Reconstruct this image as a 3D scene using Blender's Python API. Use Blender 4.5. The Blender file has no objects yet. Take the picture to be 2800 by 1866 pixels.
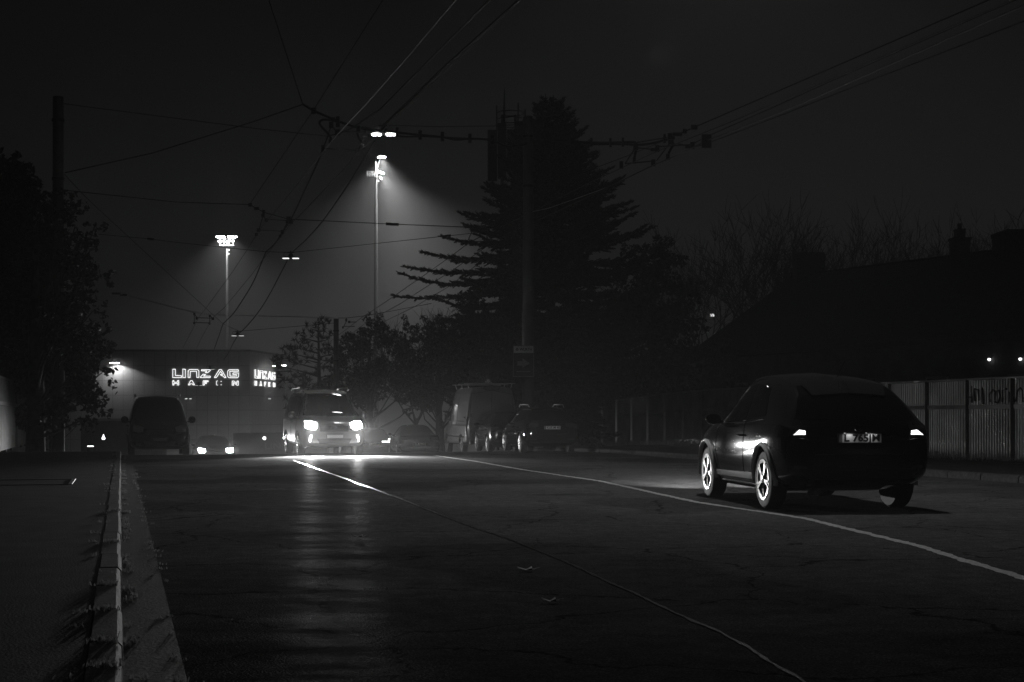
import bpy, bmesh, math, random
from mathutils import Vector, Matrix
from mathutils.bvhtree import BVHTree
R = math.radians
rnd = random.Random(7)
S = bpy.context.scene
COL = S.collection

# ------------------------------------------------------------------ camera geometry
F = 3889.0            # focal length in photo pixels (50 mm on a 36 mm sensor)
EYE = 1.08
def at(px, py, Y):    # a point of the photo at a chosen depth
    return Vector(((px - 1400.0) / F * Y, Y, EYE - (py - 1142.4) / F * Y))

# ------------------------------------------------------------------ materials (black and white place)
def g(v): return (v, v, v, 1)
def mat(name, base=.2, rough=.6, metal=0., emit=0., coat=0., var=0., scale=8., bump=0., bscale=None, spec=.5):
    m = bpy.data.materials.new(name); m.use_nodes = True
    nt = m.node_tree; b = nt.nodes['Principled BSDF']
    b.inputs['Base Color'].default_value = g(base)
    b.inputs['Roughness'].default_value = rough
    b.inputs['Metallic'].default_value = metal
    b.inputs['Specular IOR Level'].default_value = spec
    if coat: b.inputs['Coat Weight'].default_value = coat; b.inputs['Coat Roughness'].default_value = .04
    if emit:
        b.inputs['Emission Color'].default_value = g(1); b.inputs['Emission Strength'].default_value = emit
        m.cycles.emission_sampling = 'NONE'
    if var or bump:
        tc = nt.nodes.new('ShaderNodeTexCoord')
        nz = nt.nodes.new('ShaderNodeTexNoise'); nz.inputs['Scale'].default_value = scale; nz.inputs['Detail'].default_value = 6
        nt.links.new(tc.outputs['Object'], nz.inputs['Vector'])
        if var:
            mr = nt.nodes.new('ShaderNodeMapRange')
            mr.inputs[1].default_value = .3; mr.inputs[2].default_value = .7
            mr.inputs[3].default_value = base * (1 - var); mr.inputs[4].default_value = base * (1 + var)
            nt.links.new(nz.outputs[0], mr.inputs[0]); nt.links.new(mr.outputs[0], b.inputs['Base Color'])
        if bump:
            n2 = nt.nodes.new('ShaderNodeTexNoise'); n2.inputs['Scale'].default_value = bscale or scale * 6; n2.inputs['Detail'].default_value = 4
            nt.links.new(tc.outputs['Object'], n2.inputs['Vector'])
            bp = nt.nodes.new('ShaderNodeBump'); bp.inputs['Strength'].default_value = bump; bp.inputs['Distance'].default_value = .02
            nt.links.new(n2.outputs[0], bp.inputs['Height']); nt.links.new(bp.outputs[0], b.inputs['Normal'])
    return m

def asphalt_mat():
    m = bpy.data.materials.new('asphalt'); m.use_nodes = True
    nt = m.node_tree; N = nt.nodes; L = nt.links; b = N['Principled BSDF']
    tc = N.new('ShaderNodeTexCoord')
    def noise(sc, det=5, vec=None, rough=.6):
        n = N.new('ShaderNodeTexNoise'); n.inputs['Scale'].default_value = sc; n.inputs['Detail'].default_value = det; n.inputs['Roughness'].default_value = rough
        L.new(vec or tc.outputs['Object'], n.inputs['Vector']); return n
    def rng(src, a, b_, lo, hi):
        r = N.new('ShaderNodeMapRange'); r.inputs[1].default_value = a; r.inputs[2].default_value = b_; r.inputs[3].default_value = lo; r.inputs[4].default_value = hi
        L.new(src, r.inputs[0]); return r.outputs[0]
    big = noise(.35, 4); mid = noise(6, 6)
    grit = N.new('ShaderNodeTexVoronoi'); grit.inputs['Scale'].default_value = 75
    L.new(tc.outputs['Object'], grit.inputs['Vector'])
    base = rng(big.outputs[0], .3, .7, .08, .135)
    mul = N.new('ShaderNodeMath'); mul.operation = 'MULTIPLY'; L.new(base, mul.inputs[0]); L.new(rng(mid.outputs[0], .3, .7, .75, 1.3), mul.inputs[1])
    mul2 = N.new('ShaderNodeMath'); mul2.operation = 'MULTIPLY'; L.new(mul.outputs[0], mul2.inputs[0]); L.new(rng(grit.outputs['Distance'], 0., .6, 1.5, .6), mul2.inputs[1])
        # rough stone with a thin damp film that shines in long patches
    mp = N.new('ShaderNodeMapping'); mp.inputs['Scale'].default_value = (.45, 1.1, 1); L.new(tc.outputs['Object'], mp.inputs['Vector'])
    damp = noise(1.6, 9, mp.outputs[0], .75)
    # repair patches with a firm edge, and a net of fine cracks
    pat = rng(noise(.16, 2).outputs[0], .53, .545, 1., .72)
    ck = N.new('ShaderNodeTexVoronoi'); ck.feature = 'DISTANCE_TO_EDGE'; ck.inputs['Scale'].default_value = .42
    wv = N.new('ShaderNodeVectorMath'); wv.operation = 'MULTIPLY_ADD'; L.new(noise(1.3, 5).outputs['Color'], wv.inputs[0]); wv.inputs[1].default_value = (.9, .9, 0); L.new(tc.outputs['Object'], wv.inputs[2]); L.new(wv.outputs[0], ck.inputs['Vector'])
    crk = rng(ck.outputs['Distance'], .002, .007, .35, 1.)
    m3 = N.new('ShaderNodeMath'); m3.operation = 'MULTIPLY'; L.new(pat, m3.inputs[0]); L.new(crk, m3.inputs[1])
    m4 = N.new('ShaderNodeMath'); m4.operation = 'MULTIPLY'; L.new(mul2.outputs[0], m4.inputs[0]); L.new(m3.outputs[0], m4.inputs[1]); mul2 = m4
    df = N.new('ShaderNodeBsdfDiffuse'); gl = N.new('ShaderNodeBsdfGlossy'); gl.inputs['Roughness'].default_value = .34; gl.inputs['Color'].default_value = g(1)
    mx_ = N.new('ShaderNodeMixShader'); L.new(mul2.outputs[0], df.inputs['Color']); L.new(rng(damp.outputs[0], .42, .62, .0004, .0042), mx_.inputs[0])
    L.new(df.outputs[0], mx_.inputs[1]); L.new(gl.outputs[0], mx_.inputs[2]); L.new(mx_.outputs[0], N['Material Output'].inputs['Surface'])
    bp = N.new('ShaderNodeBump'); bp.inputs['Strength'].default_value = .8; bp.inputs['Distance'].default_value = .006
    hs = N.new('ShaderNodeMath'); hs.operation = 'ADD'; L.new(rng(grit.outputs['Distance'], 0, .6, 1, 0), hs.inputs[0]); L.new(noise(40, 4).outputs[0], hs.inputs[1])
    L.new(hs.outputs[0], bp.inputs['Height'])
    bp2 = N.new('ShaderNodeBump'); bp2.inputs['Strength'].default_value = .12; bp2.inputs['Distance'].default_value = .02
    L.new(noise(2.2, 4).outputs[0], bp2.inputs['Height']); L.new(bp.outputs[0], bp2.inputs['Normal'])
    L.new(bp2.outputs[0], df.inputs['Normal']); L.new(bp2.outputs[0], gl.inputs['Normal']); N.remove(b)
    return m

def panel_mat(name, base, w, h):
    m = mat(name, base, .55); nt = m.node_tree; b = nt.nodes['Principled BSDF']
    tc = nt.nodes.new('ShaderNodeTexCoord'); br = nt.nodes.new('ShaderNodeTexBrick')
    sep = nt.nodes.new('ShaderNodeSeparateXYZ'); cmb = nt.nodes.new('ShaderNodeCombineXYZ')
    add = nt.nodes.new('ShaderNodeMath'); add.operation = 'ADD'
    nt.links.new(tc.outputs['Object'], sep.inputs[0]); nt.links.new(sep.outputs[0], add.inputs[0]); nt.links.new(sep.outputs[1], add.inputs[1])
    nt.links.new(add.outputs[0], cmb.inputs[0]); nt.links.new(sep.outputs[2], cmb.inputs[1]); nt.links.new(cmb.outputs[0], br.inputs['Vector'])
    br.offset = 0; br.inputs['Scale'].default_value = 1; br.inputs['Brick Width'].default_value = w; br.inputs['Row Height'].default_value = h
    br.inputs['Mortar Size'].default_value = .05
    br.inputs['Color1'].default_value = g(base); br.inputs['Color2'].default_value = g(base * .9); br.inputs['Mortar'].default_value = g(base * .4)
    nt.links.new(br.outputs[0], b.inputs['Base Color'])
    return m

def weed_mat():
    m = bpy.data.materials.new('weed_blade'); m.use_nodes = True; nt = m.node_tree; nt.nodes.remove(nt.nodes['Principled BSDF'])
    df = nt.nodes.new('ShaderNodeBsdfDiffuse'); tr = nt.nodes.new('ShaderNodeBsdfTranslucent'); mx = nt.nodes.new('ShaderNodeMixShader')
    df.inputs[0].default_value = g(.32); tr.inputs[0].default_value = g(.32); mx.inputs[0].default_value = .5
    nt.links.new(df.outputs[0], mx.inputs[1]); nt.links.new(tr.outputs[0], mx.inputs[2]); nt.links.new(mx.outputs[0], nt.nodes['Material Output'].inputs[0])
    return m
M = dict(
    asphalt=asphalt_mat(),
    pave=mat('footway_asphalt', .03, .8, spec=.05, var=.35, scale=3, bump=.6, bscale=70),
    kerb=mat('kerb_granite', .06, .75, spec=.1, var=.35, scale=14, bump=.4, bscale=60),
    gutter=mat('gutter_stone', .04, .8, spec=.08, var=.35, scale=9, bump=.5, bscale=50),
    soil=mat('soil', .03, .9, var=.4, scale=.6, bump=.5, bscale=8),
    verge=mat('verge_earth', .05, .9, spec=.05, var=.5, scale=1.5, bump=.7, bscale=12),
    line=mat('road_paint', .42, .5, var=.45, scale=26, bump=.4, bscale=80),
    seam=mat('bitumen_seam', .008, .30, var=.3, scale=20, bump=.35, bscale=30, spec=.08),
    weed=weed_mat(),
    leaf=mat('foliage', .025, .6, var=.35, scale=2),
    dryleaf=mat('dry_leaf', .35, .6),
    needle=mat('needles', .018, .65, var=.3, scale=2),
    bark=mat('bark', .05, .85, var=.4, scale=6, bump=.5),
    conc=mat('pole_concrete', .06, .75, var=.25, scale=2.5, bump=.3),
    wire=mat('wire_dark', .008, .6, spec=.15),
    copper=mat('trolley_wire_metal', .006, .35, spec=.05, bump=.3, bscale=9),
    steel=mat('dark_steel', .018, .5, spec=.3),
    galv=mat('galvanised_steel', .35, .45, metal=.8, var=.2, scale=5),
    corr=mat('corrugated_metal', .19, .32, metal=.5, var=.35, scale=1.3, bump=.12, bscale=30),
    corr2=mat('dark_sheet', .06, .5, var=.35, scale=1.3, bump=.12, bscale=30),  # even base set darker to tame the bright patch on the left fence
    graf=mat('graffiti_paint', .012, .5),
    black=mat('black_paint', .02, .06, coat=.6, spec=.3), arch=mat('arch_plastic', .6, .3, spec=.6),
    dark=mat('dark_grey_paint', .015, .2, coat=.6, spec=.3),
    white=mat('white_paint', .13, .4, coat=.7, var=.06, scale=1),
    silver=mat('silver_paint', .28, .3, metal=.6, coat=1.),
    glass=mat('dark_glass', .004, .04, spec=.6),
    rubber=mat('tyre_rubber', .012, .75),
    rim=mat('alloy', .09, .34, metal=1.),
    plast=mat('black_plastic', .025, .5),
    clad=mat('satin_cladding', .05, .3, spec=.6),
    chrome=mat('chrome', .6, .08, metal=1.),
    plate=mat('plate_white', .85, .4),
    ink=mat('plate_ink', .008, .5),
    lens=mat('lamp_lens', .25, .08, coat=1.),
    redlens=mat('tail_lens', .05, .1, coat=1.),
    tail_on=mat('tail_lamp_lit', .2, .3, emit=2.5), win_on=mat('lit_window', .2, .3, emit=.9),
    dim_on=mat('dim_lamp_lit', .2, .3, emit=.7),
    plate_on=mat('plate_lit', .55, .4, emit=.0),
    head_on=mat('headlamp_lit', .5, .3, emit=110.),
    head_on2=mat('headlamp_lit_far', .5, .3, emit=110.),
    drl_on=mat('running_light_lit', .4, .3, emit=5.),
    led_on=mat('street_led_lit', .5, .3, emit=30.),
    led_low=mat('street_led_far', .5, .3, emit=1.6),
    flood_on=mat('floodlight_lit', .5, .3, emit=25.),
    neon=mat('neon_tube', .5, .4, emit=1.6),
    roof=mat('roof_tiles', .03, .8, var=.3, scale=5, bump=.6, bscale=9),
    plaster=mat('plaster', .08, .85, var=.2, scale=2),
    brick=mat('chimney_brick', .06, .85, var=.3, scale=9, bump=.4),
    hall=panel_mat('hall_cladding', .2, 1.85, 2.6),
    sign_w=mat('sign_white', .5, .5), sign_d=mat('sign_dark', .012, .6), sign_g=mat('sign_grey', .16, .5),
)

# ------------------------------------------------------------------ mesh helpers
class MB:
    def __init__(s): s.v = []; s.f = []
    def add(s, vs, fs):
        o = len(s.v); s.v += [tuple(v) for v in vs]; s.f += [tuple(i + o for i in f) for f in fs]; return s
    def box(s, c, d, rz=0., rx=0., ry=0.):
        m = Matrix.Translation(Vector(c)) @ Matrix.Rotation(rz, 4, 'Z') @ Matrix.Rotation(rx, 4, 'X') @ Matrix.Rotation(ry, 4, 'Y')
        vs = [m @ Vector((d[0] / 2 * a, d[1] / 2 * b, d[2] / 2 * c_)) for a in (-1, 1) for b in (-1, 1) for c_ in (-1, 1)]
        return s.add(vs, [(0, 1, 3, 2), (4, 6, 7, 5), (0, 4, 5, 1), (2, 3, 7, 6), (0, 2, 6, 4), (1, 5, 7, 3)])
    def beam(s, a, b, w, h=None):
        a = Vector(a); b = Vector(b); h = h or w; d = b - a
        if d.length < 1e-6: return s
        t = d.normalized(); u = t.cross(Vector((0, 0, 1)))
        if u.length < 1e-3: u = Vector((1, 0, 0))
        u.normalize(); n = u.cross(t).normalized()
        vs = [p + u * (w / 2 * i) + n * (h / 2 * j) for p in (a, b) for i, j in ((-1, -1), (1, -1), (1, 1), (-1, 1))]
        return s.add(vs, [(0, 1, 2, 3), (7, 6, 5, 4), (0, 4, 5, 1), (1, 5, 6, 2), (2, 6, 7, 3), (3, 7, 4, 0)])
    def tube(s, pts, r, n=6, cap=True):
        pts = [Vector(p) for p in pts]; k = len(pts)
        rs = r if isinstance(r, (list, tuple)) else [r] * k
        vs = []; fs = []; up = None
        for i, p in enumerate(pts):
            t = (pts[min(i + 1, k - 1)] - pts[max(i - 1, 0)])
            t = t.normalized() if t.length > 1e-9 else Vector((0, 0, 1))
            if up is None:
                up = t.cross(Vector((0, 0, 1)));
                if up.length < 1e-3: up = t.cross(Vector((1, 0, 0)))
            up = (up - t * up.dot(t)); up = up.normalized() if up.length > 1e-6 else t.orthogonal().normalized()
            w = t.cross(up)
            for j in range(n):
                a = 2 * math.pi * j / n
                vs.append(p + (up * math.cos(a) + w * math.sin(a)) * rs[i])
        for i in range(k - 1):
            for j in range(n):
                fs.append((i * n + j, i * n + (j + 1) % n, (i + 1) * n + (j + 1) % n, (i + 1) * n + j))
        if cap:
            fs.append(tuple(range(n))[::-1]); fs.append(tuple((k - 1) * n + j for j in range(n)))
        return s.add(vs, fs)
    def loop(s, pts, r, n=5):       # closed tube
        pts = [Vector(p) for p in pts]
        for a, b in zip(pts, pts[1:] + pts[:1]): s.tube([a, b], r, n)
        return s
    def lathe(s, prof, n=24, mx=None):   # profile (r, h) round +Z, then matrix
        vs = []; fs = []; mx = mx or Matrix.Identity(4); k = len(prof)
        for r, h in prof:
            for j in range(n):
                a = 2 * math.pi * j / n; vs.append(mx @ Vector((r * math.cos(a), r * math.sin(a), h)))
        for i in range(k - 1):
            for j in range(n): fs.append((i * n + j, i * n + (j + 1) % n, (i + 1) * n + (j + 1) % n, (i + 1) * n + j))
        fs.append(tuple(range(n))[::-1]); fs.append(tuple((k - 1) * n + j for j in range(n)))
        return s.add(vs, fs)
    def prism(s, poly, a, b):      # polygon (list of Vectors) swept from offset a to offset b
        k = len(poly); vs = [p + a for p in poly] + [p + b for p in poly]
        return s.add(vs, [tuple(range(k))[::-1], tuple(range(k, 2 * k))] + [(i, (i + 1) % k, k + (i + 1) % k, k + i) for i in range(k)])
    def build(s, name, m, parent=None, smooth=False, loc=None, fix=False):
        me = bpy.data.meshes.new(name); me.from_pydata(s.v, [], s.f); me.update()
        if fix:
            bm = bmesh.new(); bm.from_mesh(me); bmesh.ops.recalc_face_normals(bm, faces=bm.faces); bm.to_mesh(me); bm.free()
        return link(name, me, m, parent, smooth, loc)
def link(name, me, m, parent=None, smooth=False, loc=None):
    me.materials.clear()
    me.materials.append(M[m] if isinstance(m, str) else m)
    if smooth:
        for p in me.polygons: p.use_smooth = True
        me.set_sharp_from_angle(angle=R(smooth if smooth is not True else 40))
    o = bpy.data.objects.new(name, me); COL.objects.link(o)
    if parent: o.parent = parent
    if loc is not None: o.location = loc
    return o
def tag(o, label=None, cat=None, group=None, kind=None):
    if label: o['label'] = label
    if cat: o['category'] = cat
    if group: o['group'] = group
    if kind: o['kind'] = kind
    return o
def thing(name, label, cat, loc=(0, 0, 0), rz=0., group=None):
    o = bpy.data.objects.new(name, None); COL.objects.link(o); o.empty_display_size = .3
    o.location = loc; o.rotation_euler = (0, 0, rz); return tag(o, label, cat, group)
def copy_tree(o, parent=None):
    c = o.copy(); COL.objects.link(c)
    if parent: c.parent = parent
    for ch in list(o.children): copy_tree(ch, c)
    return c
def text(name, body, size, m, parent, mx, bold=0., ext=.002, width=None):
    cu = bpy.data.curves.new(name, 'FONT'); cu.body = body; cu.size = size; cu.align_x = 'CENTER'; cu.align_y = 'CENTER'
    cu.offset = bold; cu.extrude = ext; cu.resolution_u = 3
    t = bpy.data.objects.new(name + '_tmp', cu); COL.objects.link(t)
    me = bpy.data.meshes.new_from_object(t.evaluated_get(bpy.context.evaluated_depsgraph_get()))
    bpy.data.objects.remove(t)
    xs = [v.co.x for v in me.vertices]
    if width and xs: 
        k = width / (max(xs) - min(xs)); me.transform(Matrix.Diagonal((k, 1, 1, 1)))
    me.transform(mx)
    return link(name, me, m, parent)
def lamp(name, kind, loc, energy, parent=None, aim=None, size=R(150), blend=1., radius=.05):
    l = bpy.data.lights.new(name, kind); l.energy = energy * LK; l.color = (1, 1, 1); l.shadow_soft_size = radius
    if kind == 'SPOT': l.spot_size = size; l.spot_blend = blend
    o = bpy.data.objects.new(name, l); COL.objects.link(o); o.location = loc
    if parent: o.parent = parent
    if aim is not None: o.rotation_euler = Vector(aim).to_track_quat('-Z', 'Y').to_euler()
    return o

# ------------------------------------------------------------------ the ground: d along the road, e across it
SL = .275; NR = math.hypot(1, SL)
def de(x, y): return (y - SL * x) / NR, (x + SL * y) / NR
def xy(d, e): return (e - SL * d) / NR, (d + SL * e) / NR
def drop(d):
    u = min(d, 150) - 40
    if u <= 0: return 0.
    return .0016 * u * u if u < 16 else .4096 + .0450 * (u - 16)
def gde(d, e):
    t = min(1, max(0, (10 - e) / 8)); return -drop(d) * (1 + .58 * t * t * (3 - 2 * t) * max(0, min(1, (110 - d) / 30)))
def gz(x, y): return gde(*de(x, y))
def P3(d, e, h=0.):
    x, y = xy(d, e); return Vector((x, y, gde(d, e) + h))
DS = [-12 + 1.5 * i for i in range(36)] + [42 + .8 * i for i in range(30)] + [66 + 4 * i for i in range(22)] + [160, 200, 260, 340, 440, 520]
def strip(name, e0, e1, h, m, ne=4, ds=DS, kind='structure', hf=None, jit=None):
    b = MB(); vs = []; fs = []
    for d in ds:
        for j in range(ne + 1):
            e = e0 + (e1 - e0) * j / ne; p = P3(d, e, h if hf is None else hf(d, e)); vs.append(p)
    n = ne + 1
    for i in range(len(ds) - 1):
        for j in range(ne): fs.append((i * n + j, i * n + j + 1, (i + 1) * n + j + 1, (i + 1) * n + j))
    b.add(vs, fs); o = b.build(name, m); o['kind'] = kind; return o
SKY = .1; LK = .012; OFF = (); FK = 1.
# ------------------------------------------------------------------ SETTING
def rise(d): return .03 + .35 * min(1, max(0, (d - 38) / 24))
strip('ground', -260, 260, -.12, 'soil', 60)
strip('road', .262, 14.3, 0., 'asphalt', 16)
strip('gutter', -.02, .262, .004, 'gutter', 2, ds=[d for d in DS if d < 160])
strip('pavement_left', -3.7, -.135, .1165, 'pave', 6, ds=[d for d in DS if d < 160])
strip('pavement_right', 14.45, 18., .11, 'pave', 6, ds=[d for d in DS if d < 160])
strip('verge', 18., 24., .1, 'verge', 8, ds=[d for d in DS if d < 160], hf=lambda d, e: .09 + (rise(d) - .05) * min(1, max(0, (e - 18) / 2)))
def kerb(name, e0, e1, top, bevel_right):
    b = MB(); d = -2.; r = random.Random(3)
    while d < 120:
        L = r.uniform(.95, 1.1); j = r.uniform(-.006, .006); g_ = .016
        prof = [(e0, -.1), (e0, top), (e1 - .022, top), (e1, top - .022), (e1 + .01, -.1)] if bevel_right else [(e1, -.1), (e1, top), (e0 + .035, top), (e0, top - .03), (e0 - .01, -.1)]
        A = [P3(d + g_, e + j, h + r.uniform(-.002, .002)) for e, h in prof]; B = [P3(d + L - g_, e + j, h) for e, h in prof]
        k = len(prof); fs = [(i, i + 1, k + i + 1, k + i) for i in range(k - 1)] + [tuple(range(k)), tuple(range(k, 2 * k))]
        b.add(A + B, fs); d += L
    o = b.build(name, 'kerb', fix=True); o['kind'] = 'structure'
kerb('kerb_left', -.13, 0., .12, True)
kerb('kerb_right', 14.3, 14.44, .125, False)

def path_on_road(name, pts, w0, w1, h, m, label, cat, jag=.0, gaps=()):
    # pts: photo pixels on the flat road -> strip with a ragged edge
    q = []
    for px, py in pts:
        Y = EYE * F / (py - 1142.4); q.append(Vector(((px - 1400) / F * Y, Y, 0)))
    fine = []
    for a, b_ in zip(q, q[1:]):
        n = max(2, int((b_ - a).length / .08))
        fine += [a.lerp(b_, i / n) for i in range(n)]
    fine.append(q[-1]); r = random.Random(5); vs = []; fs = []; wob = 0.
    for i, p in enumerate(fine):
        t = (fine[min(i + 1, len(fine) - 1)] - fine[max(0, i - 1)]).normalized(); nn = Vector((t.y, -t.x, 0))
        w = (w0 + (w1 - w0) * i / len(fine)) * r.uniform(1 - jag, 1 + jag * .6)
        wob = wob * .97 + r.uniform(-1, 1) * .012 * jag
        for s_ in (-.5, .5):
            v = p + nn * (w * s_ + wob); vs.append((v.x, v.y, gz(v.x, v.y) + h))
    for i in range(len(fine) - 1):
        if any(a < i / len(fine) < b_ for a, b_ in gaps): continue
        fs.append((2 * i, 2 * i + 1, 2 * i + 3, 2 * i + 2))
    o = MB().add(vs, fs).build(name, m); o['kind'] = 'structure'; return o
# white edge line of the far lane, traced on the flat road
path_on_road('road_marking', [(2990, 1650), (2800, 1583), (2500, 1492), (2200, 1420), (1904, 1374), (1640, 1316), (1428, 1284.5), (1300, 1262), (1190, 1246.5)], .10, .13, .004, 'line', '', '', jag=.35)
# bitumen-filled lane joint: dark near the camera, its wet surface shining towards the headlights
path_on_road('road_seam', [(2330, 1960), (2166, 1847), (1960, 1728), (1762, 1642), (1530, 1534), (1297, 1446), (1160, 1391), (1033, 1342), (920, 1300), (800, 1259)], .022, .06, .006, 'seam', '', '', jag=.5)
path_on_road('road_joint', [(380, 1342), (700, 1340), (890, 1339), (1010, 1345), (1060, 1349)], .06, .03, .004, 'pave', '', '', jag=.5)

# access cover in the left footway
c = thing('access_cover', 'steel framed access cover let into the left footway', 'cover', (-7.75, 21.0, .108), R(15.4))
MB().box((0, 0, .004), (2.3, 1.7, .01)).build('cover_plate', 'pave', c)
for x in (-1.2, 1.2): MB().box((x, 0, .008), (.05, 1.8, .026)).build('frame_bar', 'galv', c)
for y in (-.88, .88): MB().box((0, y, .006), (2.36, .04, .02)).build('frame_bar', 'steel', c)

# weeds along the kerb
b = MB(); r = random.Random(11)
def tuft(b, p, n, h, spread):
    for _ in range(n):
        a = r.uniform(0, 6.28); q = p + Vector((r.gauss(0, spread), r.gauss(0, spread), 0)); hh = h * r.uniform(.4, 1.2)
        d = Vector((math.cos(a), math.sin(a), 0)); w = Vector((-d.y, d.x, 0)) * r.uniform(.0025, .005)
        t = q + d * hh * r.uniform(.2, .9) + Vector((0, 0, hh))
        m_ = q + (t - q) * .5 + Vector((0, 0, hh * .18))
        b.add([q - w, q + w, m_ + w, m_ - w, t], [(0, 1, 2, 3), (3, 2, 4)])
d = 4.6; 
while d < 40:
    if r.random() < .4: tuft(b, P3(d, -.16 + r.gauss(0, .03), .105), 12, .03, .03)
    for _ in range(r.choice((0, 1, 4))): tuft(b, P3(d + r.uniform(0, .3), .03 + abs(r.gauss(0, .02)), .0), 9, .03, .02)
    d += r.choice((.12, .2, .3, .9)) * r.uniform(.7, 1.3)
for dd in (5.72, 6.35, 7.4, 8.5, 11.4, 15.2): tuft(b, P3(dd, -.07, .115), 60, .03, .035)
for _ in range(60): tuft(b, P3(r.uniform(5, 30), r.uniform(.2, .3), .0), 6, .02, .02)
tag(b.build('weeds', 'weed'), kind='stuff')
b = MB()
for _ in range(900):
    d = r.uniform(28, 66); e = 20.4 - abs(r.gauss(0, .8)); tuft(b, P3(d, e, rise(d)), 7, .22, .08)
tag(b.build('verge_grass', 'weed'), kind='stuff')
for px, py, sz, lb in ((1443, 1564, .075, 'pale fallen leaf lying on the near lane right of the seam'), (1508, 1651, .06, 'small fallen leaf lying nearest the camera beside the seam'), (983, 1473, .06, 'fallen leaf lying left of the seam in the headlight glow')):
    Y = EYE * F / (py - 1142.4); p = Vector(((px - 1400) / F * Y, Y, .012)); mb = MB(); ring = []
    for i in range(10):
        a = i / 10 * 6.283; k = sz * (1.25 if i % 2 == 0 else .55); ring.append(Vector((math.cos(a) * k, math.sin(a) * k * .7, (.022 if i % 2 == 0 else .004))))
    mb.add([Vector((0, 0, .004))] + ring, [(0, i + 1, (i + 1) % 10 + 1) for i in range(10)])
    mb.add([v - Vector((0, 0, .003)) for v in [Vector((0, 0, .004))] + ring], [(0, (i + 1) % 10 + 1, i + 1) for i in range(10)])
    tag(mb.build('fallen_leaf', 'dryleaf', loc=p), lb, 'leaf', 'leaves on the road')

# ------------------------------------------------------------------ FENCES
def corr_panel(A, B, n_out, z0a, z0b, z1a, z1b, period, amp):
    mb = MB(); L = (B - A).length; n = max(2, int(L / period * 6)); vs = []; fs = []
    for i in range(n + 1):
        t = i / n; p = A.lerp(B, t); o = n_out * (amp * math.sin(2 * math.pi * t * L / period) + rnd.uniform(-.0015, .0015))
        for k in range(3):
            s_ = k / 2; za = z0a + (z1a - z0a) * s_; zb = z0b + (z1b - z0b) * s_
            vs.append((p.x + o.x, p.y + o.y, za + (zb - za) * t))
    for i in range(n):
        for k in range(2): fs.append((i * 3 + k, i * 3 + 3 + k, i * 3 + 4 + k, i * 3 + 1 + k))
    return mb.add(vs, fs)
nl = Vector((-1, -SL, 0)).normalized()          # towards the road from the right
fen = thing('corrugated_fence', 'long grey corrugated metal fence with posts and rails right of the road', 'fence', P3(45, 20.6, 0))
inv = Matrix.Translation(-fen.location)
ds = [24 + 1.88 * i for i in range(24)]
def LP(v): return Vector(v) - fen.location
for i, (d0, d1) in enumerate(zip(ds, ds[1:])):
    h0, h1 = rise(d0), rise(d1); A = P3(d0, 20.6); B = P3(d1, 20.6)
    o1 = fen.location
    for lo, hi, nm in ((.02, 1.27, 'lower_panel'), (1.36, 1.98, 'upper_panel')):
        tilt = rnd.uniform(-.012, .012)
        a_ = LP(A) + nl * tilt; b_ = LP(B) - nl * tilt
        pm = corr_panel(a_, b_, nl, a_.z + h0 + lo, b_.z + h1 + lo, a_.z + h0 + hi, b_.z + h1 + hi, .11, .018)
        pm.build(nm, 'corr', fen, smooth=70)
    MB().beam(LP(A) + nl * .045 + Vector((0, 0, h0 - .2)), LP(A) + nl * .045 + Vector((0, 0, h0 + 2.0)), .075, .06).build('post', 'corr', fen)
    MB().beam(LP(A) + Vector((0, 0, h0 + 1.315)) + nl * .02, LP(B) + Vector((0, 0, h1 + 1.315)) + nl * .02, .03, .1).build('rail', 'corr', fen)
    MB().beam(LP(A) + Vector((0, 0, h0 + 2.01)) + nl * .02, LP(B) + Vector((0, 0, h1 + 2.01)) + nl * .02, .07, .05).build('top_rail', 'corr', fen)
# graffiti on the upper panels
def fpt(px, py):          # point on the fence plane
    pp = (px - 1400) / F; y = 20.6 * NR / (pp + SL); p = at(px, py, y); return p + nl * .02
gr = MB()
strokes = [[(2643, 1060), (2644, 1100)], [(2643, 1088), (2660, 1087)], [(2659, 1056), (2660, 1102)], [(2666, 1062), (2668, 1098)], [(2666, 1064), (2676, 1066), (2679, 1096)], [(2688, 1060), (2690, 1106)],
           [(2709, 1100), (2708, 1078), (2716, 1067), (2722, 1070)], [(2722, 1100), (2724, 1072), (2733, 1068), (2737, 1084), (2731, 1102), (2722, 1100)], [(2752, 1062), (2754, 1066)], [(2762, 1072), (2764, 1100), (2770, 1074), (2776, 1100)], [(2780, 1098), (2784, 1068), (2792, 1061), (2797, 1068), (2799, 1100)], [(2744, 1066), (2742, 1100)]]
for st in strokes: gr.tube([LP(fpt(*q)) for q in st], .022, 5)
gr.build('graffiti', 'graf', fen)

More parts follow.
